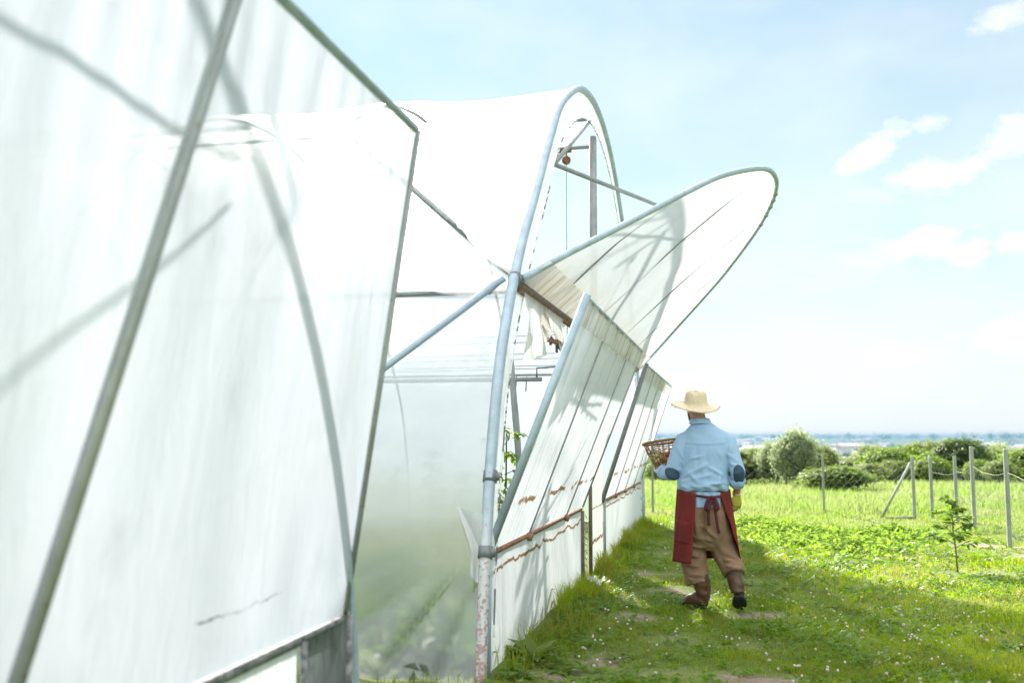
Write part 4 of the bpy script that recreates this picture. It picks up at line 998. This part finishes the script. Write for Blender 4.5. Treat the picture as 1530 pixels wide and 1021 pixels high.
# legs
hipL,kL,aL=V3((-.175,0,.88)),V3((-.172,.055,.47)),V3((-.105,.01,.10))
hipR,kR,aR=V3((-.005,0,.88)),V3((.085,.10,.47)),V3((.165,-.07,.20))
b.limb([hipL,hipL.lerp(kL,.5),kL,kL.lerp(aL,.35),aL],[.085,.070,.054,.052,.036],16); b.limb([hipR,hipR.lerp(kR,.5),kR,kR.lerp(aR,.35),aR],[.085,.070,.054,.052,.036],16)
body=link('body',remesh(b,.0065,3),MT['skin'],MAN)
for sg in (-1,1):
    mb=MB(); mb.ball(H(.031*sg,.083,.012),.011,10,8); obj('eye',mb,MT['eye'],MAN)
# grey hair round the nape and a short beard
mb=MB()
def hairfn(u,v):
    a=math.radians(100+340*0+ (260-0)*u+ -10)  # from right ear round the back to the left ear
    a=math.radians(165+210*u); q=1.05; z=-.045+.09*v+.012*math.cos((u-.5)*PI*2)
    rr=.95+.05*v
    return H(.081*q*rr*math.cos(a),.103*q*rr*math.sin(a)-.002,z+.012*math.sin(u*60)*(1-v)*.4)
mb.grid(hairfn,60,8); obj('hair',mb,MT['hair'],MAN)
mb=MB(); mb.grid(lambda u,v:(lambda a:H((.071-.012*v)*math.cos(a)*1.08,.03+(.085-.012*v)*math.sin(a)*.85,-.045-.075*v))(math.radians(-8+196*u)),40,8); obj('beard',mb,MT['hair'],MAN)
# ---- shirt
b=MB()
def bump_sum(co,L,g=2.1):
    d=0
    for (p,ax_,w_,ln,am) in L:
        q=co-p; t=q.dot(ax_); r=(q-ax_*t); 
        d+=am*math.exp(-(r.length/w_)**2)*math.exp(-(t/ln)**2)
    return d*g
b.loft([((-.095,-.005,.985),X*.205,Yv*.150),((-.097,-.01,1.01),X*.219,Yv*.163),((-.097,-.012,1.05),X*.218,Yv*.165),((-.090,-.008,1.13),X*.204,Yv*.155),((-.082,-.004,1.22),X*.196,Yv*.148),((-.075,-.004,1.31),X*.198,Yv*.140),((-.071,-.005,1.385),X*.200,Yv*.122),((-.073,-.004,1.44),X*.190,Yv*.104),((-.078,-.002,1.495),X*.165,Yv*.088),((-.090,0,1.535),X*.110,Yv*.076),((-.100,0,1.57),X*.070,Yv*.064)],32,2.35)
b.limb([(-.16,0,1.42),(-.215,0,1.425),sL+V3((-.005,0,-.015)),sL.lerp(eL,.3),sL.lerp(eL,.75),eL+V3((0,-.01,-.005)),eL.lerp(wL,.3),eL.lerp(wL,.62),eL.lerp(wL,.80)],[.066,.076,.078,.076,.070,.068,.064,.058,.056],20)
b.limb([(.02,0,1.42),(.075,0,1.425),sR+V3((.005,0,-.015)),sR.lerp(eR,.3),sR.lerp(eR,.75),eR+V3((.004,-.01,0)),eR.lerp(wR,.25),eR.lerp(wR,.48)],[.066,.075,.076,.072,.066,.064,.060,.060],20)
rs=random.Random(4); FOLD=[]
def fold(p,q,w_,am):
    p,q=V3(p),V3(q); FOLD.append(((p+q)/2,(q-p).normalized(),w_,(q-p).length*.55,am))
for (p,q,w_,a) in [((-.26,-.13,1.10),(-.05,-.16,1.22),.018,.010),((-.28,-.12,1.06),(-.02,-.17,1.13),.016,.010),((-.24,-.12,1.20),(-.16,-.15,1.33),.014,.009),((.10,-.12,1.22),(.02,-.15,1.36),.016,.009),((.11,-.12,1.10),(-.06,-.16,1.20),.016,.008),((-.24,-.14,1.03),(-.05,-.175,1.03),.012,.010),((-.05,-.175,1.05),(.10,-.14,1.06),.012,.010),((-.20,-.14,1.26),(-.10,-.15,1.28),.012,.007),((-.12,-.16,1.04),(-.20,-.15,1.14),.014,.008),((.03,-.15,1.04),(.07,-.14,1.18),.014,.008),((-.06,-.14,1.30),(-.05,-.165,1.10),.022,-.006),((.06,-.13,1.28),(.05,-.15,1.14),.018,-.006),((-.15,-.14,1.38),(-.13,-.16,1.18),.02,-.005),
    ((-.33,-.06,1.28),(-.24,-.08,1.20),.014,.010),((-.36,-.07,1.22),(-.28,-.09,1.15),.014,.010),((-.30,-.08,1.35),(-.25,-.08,1.25),.014,.008),((.19,-.08,1.24),(.11,-.08,1.30),.014,.009),((.20,-.09,1.19),(.13,-.10,1.22),.012,.009),((.14,-.08,1.37),(.12,-.08,1.27),.014,.008),((.22,-.05,1.09),(.15,-.08,1.11),.012,.008)]: fold(p,q,w_,a)
def shirt_disp(co):
    d=bump_sum(co,FOLD)+.0025*math.sin(co.x*34+co.z*21+2*math.sin(co.z*17))*math.sin(co.y*20+1)
    if co.z<1.08: d+=.006*math.sin(co.x*60+4*math.sin(co.z*30))*(1.08-co.z)/.09
    return d
shirt=link('shirt',remesh(b,.0072,9,shirt_disp),MT['shirt'],MAN)
# collar, yoke seam, cuffs, elbow patches
mb=MB()
def collar(u,v):
    a=2*PI*u; q=abs(v-.42)/.58 if v>.42 else (.42-v)/.42
    if v<=.42: r,z=.066+.003*v,1.552+.052*(v/.42)           # stand
    else: t=(v-.42)/.58; r,z=.0685+.006*math.sin(PI*min(t*2,1)*.5)+.017*t,1.604+.004*math.sin(PI*t)-.050*t   # fall
    z+=.010*math.cos(a)*0-.012*max(0,math.sin(a))
    return (-.112-r*math.cos(a)*1.04,r*math.sin(a)*1.0+.003,z+.0025*math.sin(a*3+1))
mb.grid(collar,56,16); o=obj('collar',mb,MT['shirt'],MAN); so_=o.modifiers.new('s','SOLIDIFY'); so_.thickness=.003
def cuff(p,q,r0,r1,nm='cuff'):
    t=(q-p).normalized(); a=t.orthogonal().normalized(); c=t.cross(a)
    mb=MB()
    def fn(u,v):
        # a turned-back band: out along the sleeve, over, and back
        s=v; rr=r0+(r1-r0)*math.sin(PI*min(s*1.1,1))
        ang=2*PI*u; return p.lerp(q,s)+(a*math.cos(ang)+c*math.sin(ang))*(rr+.003*math.sin(ang*5+s*3))
    mb.grid(fn,40,8); return obj(nm,mb,MT['shirt'],MAN)
cuff(eL.lerp(wL,.60),eL.lerp(wL,.88),.058,.067); cuff(eR.lerp(wR,.26),eR.lerp(wR,.62),.060,.070)
def patch_on(surface,center,axis,up,ra,rb,nm,mat,thick=.004,n=28,rings=9):
    """cloth piece laid on a surface by casting on to it from outside"""
    from mathutils.bvhtree import BVHTree
    bm=bmesh.new(); bm.from_mesh(surface.data); bv=BVHTree.FromBMesh(bm); bm.free()
    axis=V3(axis).normalized(); up=V3(up); up=(up-axis*up.dot(axis)).normalized(); s=axis.cross(up)
    vs=[];fs=[]
    for i in range(rings+1):
        for j in range(n):
            r=i/rings; a=2*PI*j/n; pt=V3(center)+s*ra*r*math.cos(a)+up*rb*r*math.sin(a)+axis*.25
            h=bv.ray_cast(pt,-axis)
            loc=h[0] if h[0] is not None else bv.find_nearest(pt-axis*.25)[0]
            nn=h[1] if h[1] is not None else axis
            vs.append(loc+nn*thick)
    for i in range(rings):
        for j in range(n): fs.append((i*n+j,i*n+(j+1)%n,(i+1)*n+(j+1)%n,(i+1)*n+j))
    mb=MB(); mb.add(vs,fs); return obj(nm,mb,mat,MAN)
patch_on(shirt,eL+V3((.012,-.06,-.008)),(.12,-1,-.25),(.55,0,1),.066,.048,'elbow_patch',MT['patch'])
patch_on(shirt,eR+V3((.018,-.06,-.02)),(.35,-1,-.05),(-.25,0,1),.046,.082,'elbow_patch',MT['patch'])
mb=MB()
from mathutils.bvhtree import BVHTree
bm=bmesh.new(); bm.from_mesh(shirt.data); SBV=BVHTree.FromBMesh(bm); bm.free()
def on_shirt(x,z,off=.002):
    h=SBV.ray_cast(V3((x,-.6,z)),V3((0,1,0))); return h[0]+h[1]*off if h[0] else None
pts=[q for q in (on_shirt(-.235+.33*i/24,1.392-.012*math.sin(PI*i/24)) for i in range(25)) if q]
mb.tube(pts,.0022,5); obj('yoke_seam',mb,MT['shirt'],MAN)
# shirt tail hanging below the waistband at the back
mb=MB(); mb.grid(lambda u,v:(-.155+.20*u+(.5-u)*.0, -.158-.012*math.sin(u*PI)-.008*math.sin(u*20)-.006*v, .985-.125*v),20,8); obj('shirt_tail',mb,MT['shirt'],MAN)
# ---- trousers
b=MB()
b.loft([((-.095,0,1.0),X*.185,Yv*.140),((-.095,-.004,.92),X*.196,Yv*.152),((-.094,-.008,.82),X*.200,Yv*.158),((-.092,-.006,.70),X*.196,Yv*.150),((-.090,0,.60),X*.175,Yv*.125),((-.08,.01,.53),X*.12,Yv*.09),((-.075,.015,.49),X*.07,Yv*.06)],28,2.3)
b.limb([(-.185,0,.86),(-.195,.01,.68),(-.200,.04,.52),(-.190,.05,.42),(-.178,.035,.33),(-.160,.015,.25),(-.150,.01,.215)],[.098,.112,.112,.110,.108,.104,.098],20)
b.limb([(.0,0,.86),(.015,.02,.68),(.050,.06,.54),(.085,.06,.45),(.115,.03,.39),(.136,-.01,.335),(.142,-.03,.305)],[.098,.112,.114,.112,.108,.102,.095],20)
TF=[]; FOLD=TF
for (p,q,w_,a) in [((-.27,-.06,.66),(-.12,-.12,.60),.018,.012),((-.27,-.06,.56),(-.10,-.08,.52),.018,.014),((-.28,-.05,.47),(-.10,-.07,.44),.016,.014),((-.27,-.06,.38),(-.10,-.08,.36),.016,.014),((-.25,-.08,.30),(-.08,-.08,.29),.014,.014),((-.25,-.07,.26),(-.08,-.07,.245),.010,.012),((-.09,-.15,.86),(-.09,-.14,.58),.02,-.018),((-.10,-.15,.70),(.06,-.12,.56),.018,.012),((-.08,-.13,.60),(.10,-.10,.50),.016,.014),((-.02,-.09,.52),(.16,-.05,.44),.016,.014),((.02,-.08,.44),(.18,-.06,.39),.014,.014),((.05,-.10,.38),(.20,-.09,.36),.014,.014),((.06,-.11,.335),(.20,-.1,.325),.010,.012),((-.22,-.12,.90),(-.20,-.14,.66),.02,.008),((-.16,-.15,.90),(-.15,-.14,.62),.016,.008),((.02,-.14,.88),(.03,-.12,.64),.018,.008)]: fold(p,q,w_,a)
def tr_disp(co): return bump_sum(co,TF)+.004*math.sin(co.z*46+co.x*22+2*math.sin(co.x*30))*math.sin(co.x*25+1)
trs=link('trousers',remesh(b,.0085,4,tr_disp),MT['trousers'],MAN)
bm=bmesh.new(); bm.from_mesh(trs.data); TBV=BVHTree.FromBMesh(bm); bm.free()
def on_tr(x,z,off=.0015):
    h=TBV.ray_cast(V3((x,-.6,z)),V3((0,1,0))); return h[0]+h[1]*off if h[0] else None
mb=MB()
for line in ([(-.088+.004*math.sin(i),.90-.36*i/20) for i in range(21)],[(-.175+.075*i/8,.735) for i in range(9)],[(-.0+.07*i/8,.735) for i in range(9)]):
    q=[w_ for w_ in (on_tr(*l) for l in line) if w_]
    if len(q)>2: mb.tube(q,.0022,5)
obj('seam',mb,MT['trousers'],MAN)
# ---- apron wrapped round the sides
mb=MB()
def apr(u,v):
    z=1.005-.605*v; cxx=-.095+.018*v; rx=.214+.062*v; ry=.170+.045*v
    aL_=math.radians(15+12*v); aR_=math.radians(34+50*v**.8)
    # angle measured from straight back, through the left side and the front to the right back edge
    a=aL_+(2*PI-aL_-aR_)*u
    w_=.007*math.sin(a*9+2*v)*v+.004*math.sin(a*17+z*9)
    zz=z-.03*(1-v)*math.exp(-((u)/.12)**2)-.03*(1-v)*math.exp(-((1-u)/.12)**2)
    return (cxx-(rx+w_)*math.sin(a)*(1.0),-(ry+w_)*math.cos(a)-.005,zz)
mb.grid(apr,110,36); ap=obj('apron',mb,MT['apron'],MAN)
sol=ap.modifiers.new('s','SOLIDIFY'); sol.thickness=.005; sol.offset=1
mb=MB(); mb.grid(lambda u,v:(lambda p:(p[0]*1.0+(p[0]+.09)*.02,p[1]*1.03,p[2]))(apr(.025+.16*u,.42+.30*v)),24,10); pk=obj('pocket',mb,MT['apron'],ap)
sol=pk.modifiers.new('s','SOLIDIFY'); sol.thickness=.006; sol.offset=1
# ties: bow of loops and two ribbons
mb=MB()
def ribbon(pts,w_):
    pts=[V3(p) for p in pts]; P=catmull([(p.x,p.y,p.z) for p in pts],6); vs=[];fs=[]
    for i,p in enumerate(P):
        t=(P[min(i+1,len(P)-1)]-P[max(i-1,0)]).normalized(); s=t.cross(V3((0,-1,0)));
        s=s.normalized() if s.length>1e-4 else V3((1,0,0)); a=.5*math.sin(i*.5); s=(s+V3((0,.5*a,0))).normalized()
        vs+= [p-s*w_/2,p+s*w_/2]
    for i in range(len(P)-1): fs.append((2*i,2*i+1,2*i+3,2*i+2))
    mb.add(vs,fs)
kx,kz=-.022,.945
ribbon([(-.16,-.175,.958),(-.09,-.19,.95),(kx,-.20,kz)],.02); ribbon([(.06,-.170,.955),(.01,-.19,.95),(kx,-.20,kz)],.02)
ribbon([(kx,-.20,kz),(-.055,-.215,.925),(-.075,-.22,.86),(-.058,-.225,.845),(-.035,-.215,.90),(kx,-.205,kz)],.026)
ribbon([(kx,-.20,kz),(.005,-.215,.93),(.028,-.225,.865),(.012,-.225,.85),(-.005,-.215,.90),(kx,-.205,kz)],.026)
ribbon([(kx,-.205,kz),(-.045,-.215,.87),(-.055,-.21,.80),(-.050,-.205,.715)],.026); ribbon([(kx,-.205,kz),(.0,-.215,.86),(.012,-.21,.76),(.030,-.20,.655)],.022)
mb.ball((kx,-.205,kz),.017,10,8,(1,.8,1)); t=obj('tie_bow',mb,MT['apron_tie'],ap); so_=t.modifiers.new('s','SOLIDIFY'); so_.thickness=.003
# ---- boots
def boot(nm_parent,anklepts,rad,heel,toe,up,solethick=.022):
    heel,toe,up=V3(heel),V3(toe),V3(up).normalized(); d=(toe-heel); L_=d.length; d.normalize(); s=d.cross(up).normalized(); up=s.cross(d).normalized()
    b=MB(); b.limb(anklepts,rad,20)
    R=[]
    for t,wd,ht in ((-.03,.026,.034),(.03,.044,.066),(.25,.048,.070),(.45,.046,.060),(.68,.052,.044),(.86,.044,.034),(.97,.026,.024),(1.0,.010,.012)):
        R.append((heel+d*L_*t+up*(ht*.95+.012),s*wd,up*ht))
    b.loft(R,20,2.3)
    bt=link('boot',remesh(b,.006,3,lambda co:.0018*math.sin(co.z*85+co.x*30)+.003*math.sin(co.z*38+co.y*25)),MT['boot'],MAN)
    m_=MB(); vs=[]; n=36
    for lay in (0,1):
        for j in range(n):
            a=2*PI*j/n; t=.5-.53*math.cos(a); wv_=.050+.011*math.sin(PI*min(1,max(0,(t-.3)/.7))) ; vs.append(heel+d*L_*t+s*math.sin(a)*wv_*(1 if abs(math.sin(a))<1 else 1)+up*(solethick*lay))
    fs=[(j,(j+1)%n,n+(j+1)%n,n+j) for j in range(n)]+[tuple(range(n-1,-1,-1)),tuple(range(n,2*n))]; m_.add(vs,fs)
    m_.box(heel+d*.035-up*.008,(.07,.07,.024),Matrix((s,d,up)).transposed(),.005)
    obj('sole',m_,MT['sole'],bt,False); return bt
boot('l',[(-.128,.0,.30),(-.122,.0,.22),(-.110,-.002,.14),(-.112,.012,.08)],[.070,.069,.064,.054],(-.098,-.02,.012),(-.285,.155,.010),(0,0,1))
boot('r',[(.132,-.005,.38),(.148,-.035,.29),(.165,-.080,.20),(.170,-.090,.160)],[.068,.067,.062,.056],(.176,-.125,.150),(.188,.030,.004),V3((0,.70,.70)))
# ---- gloves
def glove(wrist,d,palmn,curl,spread,mat,thumbside,scale=1.0,nm='glove',bend=None):
    d=V3(d).normalized(); n=V3(palmn); n=(n-d*n.dot(d)).normalized(); s=d.cross(n)*thumbside     # s points to the thumb side
    b=MB(); b.loft([(wrist-d*.015,s*.033,n*.026),(wrist+d*.015,s*.033,n*.024),(wrist+d*.045,s*.043,n*.021),(wrist+d*.085,s*.046,n*.019),(wrist+d*.102,s*.040,n*.014)],18,2.4)
    Ls=(.078,.086,.080,.062)
    for i in range(4):
        off=.033-.022*i; base=wrist+d*.088+s*off; ln=Ls[i]*scale; p=base; dd=(d+s*(.10-.065*i)*spread).normalized(); P=[base-d*.02,base]; R=[.0115,.0112]
        a=0
        for seg,fr in enumerate((.45,.32,.26)):
            a=curl[i]*(seg*.75+.5); v=dd*math.cos(a)+n*math.sin(a); p=p+v*ln*fr; P.append(p); R.append(.0108-.0012*seg)
        b.limb(P,R,10)
    tb=wrist+d*.035+s*.036; td=(d*.75+s*.62+n*.28).normalized(); td2=(d*.92+s*.22+n*.42).normalized()
    b.limb([tb-td*.02,tb+td*.012,tb+td*.036,tb+td*.036+td2*.03],[.017,.0155,.0125,.010],10)
    return link(nm,remesh(b,.0035,2),mat,MAN)
glove(wR+V3((0,0,-.01)),(-.01,.22,-.97),(-.55,.80,.2),[.42,.50,.58,.66],1.2,MT['glove'],-1)
c_=MB(); c_.grid(lambda u,v:(lambda a:wR+V3((0,.008,.0))+V3((math.cos(a)*.036,math.sin(a)*.034,.022-.035*v+.002*math.sin(a*9))))(2*PI*u),28,4); obj('glove_cuff',c_,MT['glove_white'],MAN)
# left glove: palm up under the basket's side, fingers closing on it
glove(wL+V3((-.006,.02,.0)),(-.28,.93,-.02),(.30,.05,1),[.30,.34,.40,.46],1.0,MT['glove_white'],1)
# ---- hat
hc=V3((-.148,.02,1.722)); hb=MB(); tilt=Matrix.Rotation(math.radians(9),3,'X')@Matrix.Rotation(math.radians(3),3,'Y')
prof=[(.0,.118),(.03,.117),(.055,.115),(.074,.108),(.087,.094),(.094,.070),(.100,.038),(.104,.012),(.112,.0),(.130,-.006),(.155,-.010),(.178,-.012),(.197,-.010),(.2,-.012),(.197,-.016),(.178,-.018),(.155,-.016),(.125,-.012),(.108,-.006),(.098,.004)]
n=56; vs=[];fs=[]
for i,(r,z) in enumerate(prof):
    for j in range(n):
        a=2*PI*j/n; brim=max(0,(r-.105)/.095); cr=1-brim
        zz=z+brim*(.005*math.cos(2*a)-.010*math.cos(a)+.006*math.sin(3*a+1)-(.022 if math.sin(a)<0 else 0)*abs(math.sin(a))**2)
        if z>.08 and r<.09: zz-=.010*math.exp(-(math.cos(a)*r/.022)**2)*(1-math.sin(a)*.5)     # crease along the crown
        fr=1+.012*math.sin(a*23)*brim+.008*math.sin(a*41+1)*brim
        vs.append(hc+tilt@V3((r*fr*math.cos(a)*(.97 if r<.11 else 1),r*fr*math.sin(a)*1.08,zz)))
for i in range(len(prof)-1):
    for j in range(n): fs.append((i*n+j,i*n+(j+1)%n,(i+1)*n+(j+1)%n,(i+1)*n+j))
hb.add(vs,fs); hat=obj('hat',hb,MT['straw'],MAN)
fb=MB(); rs=random.Random(8)
for i in range(150):
    a=2*PI*i/150+rs.uniform(-.02,.02); brim=1; zz=-.012+(.005*math.cos(2*a)-.010*math.cos(a)+.006*math.sin(3*a+1)-(.022 if math.sin(a)<0 else 0)*abs(math.sin(a))**2)
    p=hc+tilt@V3((.195*math.cos(a),.195*math.sin(a)*1.08,zz)); q=hc+tilt@V3((.207*math.cos(a+rs.uniform(-.03,.03)),.207*math.sin(a)*1.08,zz-rs.uniform(.0,.016))); fb.tube([p,q],.0016,4)
obj('frayed_edge',fb,MT['straw'],hat)
# ---- basket (held: a thing of its own)
BK=empty('wicker_basket',(0,0,0)); BK.location=(MX-.405,MY+.36,1.195); BK.rotation_euler=(math.radians(-4),math.radians(-8),0); tag(BK,'open weave brown wicker basket held at the man\'s left side','basket')
rs=random.Random(3); Rb,Rt_,Hb=.115,.195,.205
def br(z): return Rb+(Rt_-Rb)*(z/Hb)**.85
base=MB()
for kq in range(5): 
    rr=.022+.022*kq; base.tube([(rr*math.cos(a),rr*math.sin(a),.004*math.sin(a*6+kq)) for a in np.linspace(0,2*PI,31)],.007,5,False)
for a in np.linspace(0,PI,5)[:-1]: base.tube([(-Rb*math.cos(a),-Rb*math.sin(a),.004),(Rb*math.cos(a),Rb*math.sin(a),.004)],.005,5)
obj('base',base,MT['wicker'],BK)
stk=MB(); NS=22
for i in range(NS):
    a=2*PI*i/NS+rs.uniform(-.05,.05); da=rs.uniform(-.12,.12); stk.tube([((br(z)+.004*math.sin(i*2+z*40))*math.cos(a+da*z/Hb),(br(z)+.004*math.sin(i*2+z*40))*math.sin(a+da*z/Hb),z) for z in np.linspace(0,Hb,7)],.0042,5)
obj('stakes',stk,MT['wicker'],BK)
wv_=MB()
for zi,z in enumerate((.018,.030,.042,.060,.085,.092,.118,.125,.155)):
    ph=zi*PI; wv_.tube([((br(z)+.006*math.sin(a*NS/2+ph))*math.cos(a),(br(z)+.006*math.sin(a*NS/2+ph))*math.sin(a),z+.006*math.sin(a*3+zi)+.003*math.sin(a*11+zi*2)) for a in np.linspace(0,2*PI,121)],.0038,5,False)
obj('weavers',wv_,MT['wicker'],BK)
rm=MB()
for ph in (0,2.1,4.2): rm.tube([((Rt_+.007*math.cos(a*17+ph))*math.cos(a),(Rt_+.007*math.cos(a*17+ph))*math.sin(a),Hb+.007*math.sin(a*17+ph)) for a in np.linspace(0,2*PI,200)],.0065,6,False)
obj('rim',rm,MT['wicker'],BK)
# produce inside
MT['tomato']=principled('tomato_skin',(.42,.035,.018),.3,noise=(6,.4,.7),col2=(.50,.12,.03))
tm=MB(); tm.ball((0,0,0),.034,18,12,(1,1,.84)); tmesh=tm.mesh('fruit'); tmesh.materials.append(MT['tomato'])
cm=MB()
for i in range(5): a=i*1.257; leaf_blade(cm,(0,0,.027),(math.cos(a),math.sin(a),.25),(0,0,1),.022,.008,.3,3)
cm.tube([(0,0,.026),(.002,0,.042)],.003,5); cmesh=tint_mesh(cm.mesh('stalk'),np.random.default_rng(1),12); cmesh.materials.append(MT['leaf_tomato'])
for i,(x,y,z) in enumerate(((.05,-.03,.045),(-.04,-.05,.044),(-.05,.04,.044),(.03,.05,.045),(.0,-.002,.088),(.085,.03,.072))):
    r=empty('tomato',(BK.location.x+x,BK.location.y+y,BK.location.z+z),i*1.3); r.rotation_euler=(.2*math.sin(i*3),.3*math.cos(i),i*1.3); tag(r,'ripe red tomato lying in the wicker basket','tomato',group='tomatoes in the basket')
    for nm,me in (('fruit',tmesh),('stalk',cmesh)):
        a=bpy.data.objects.new(nm,me); COL.objects.link(a); a.parent=r
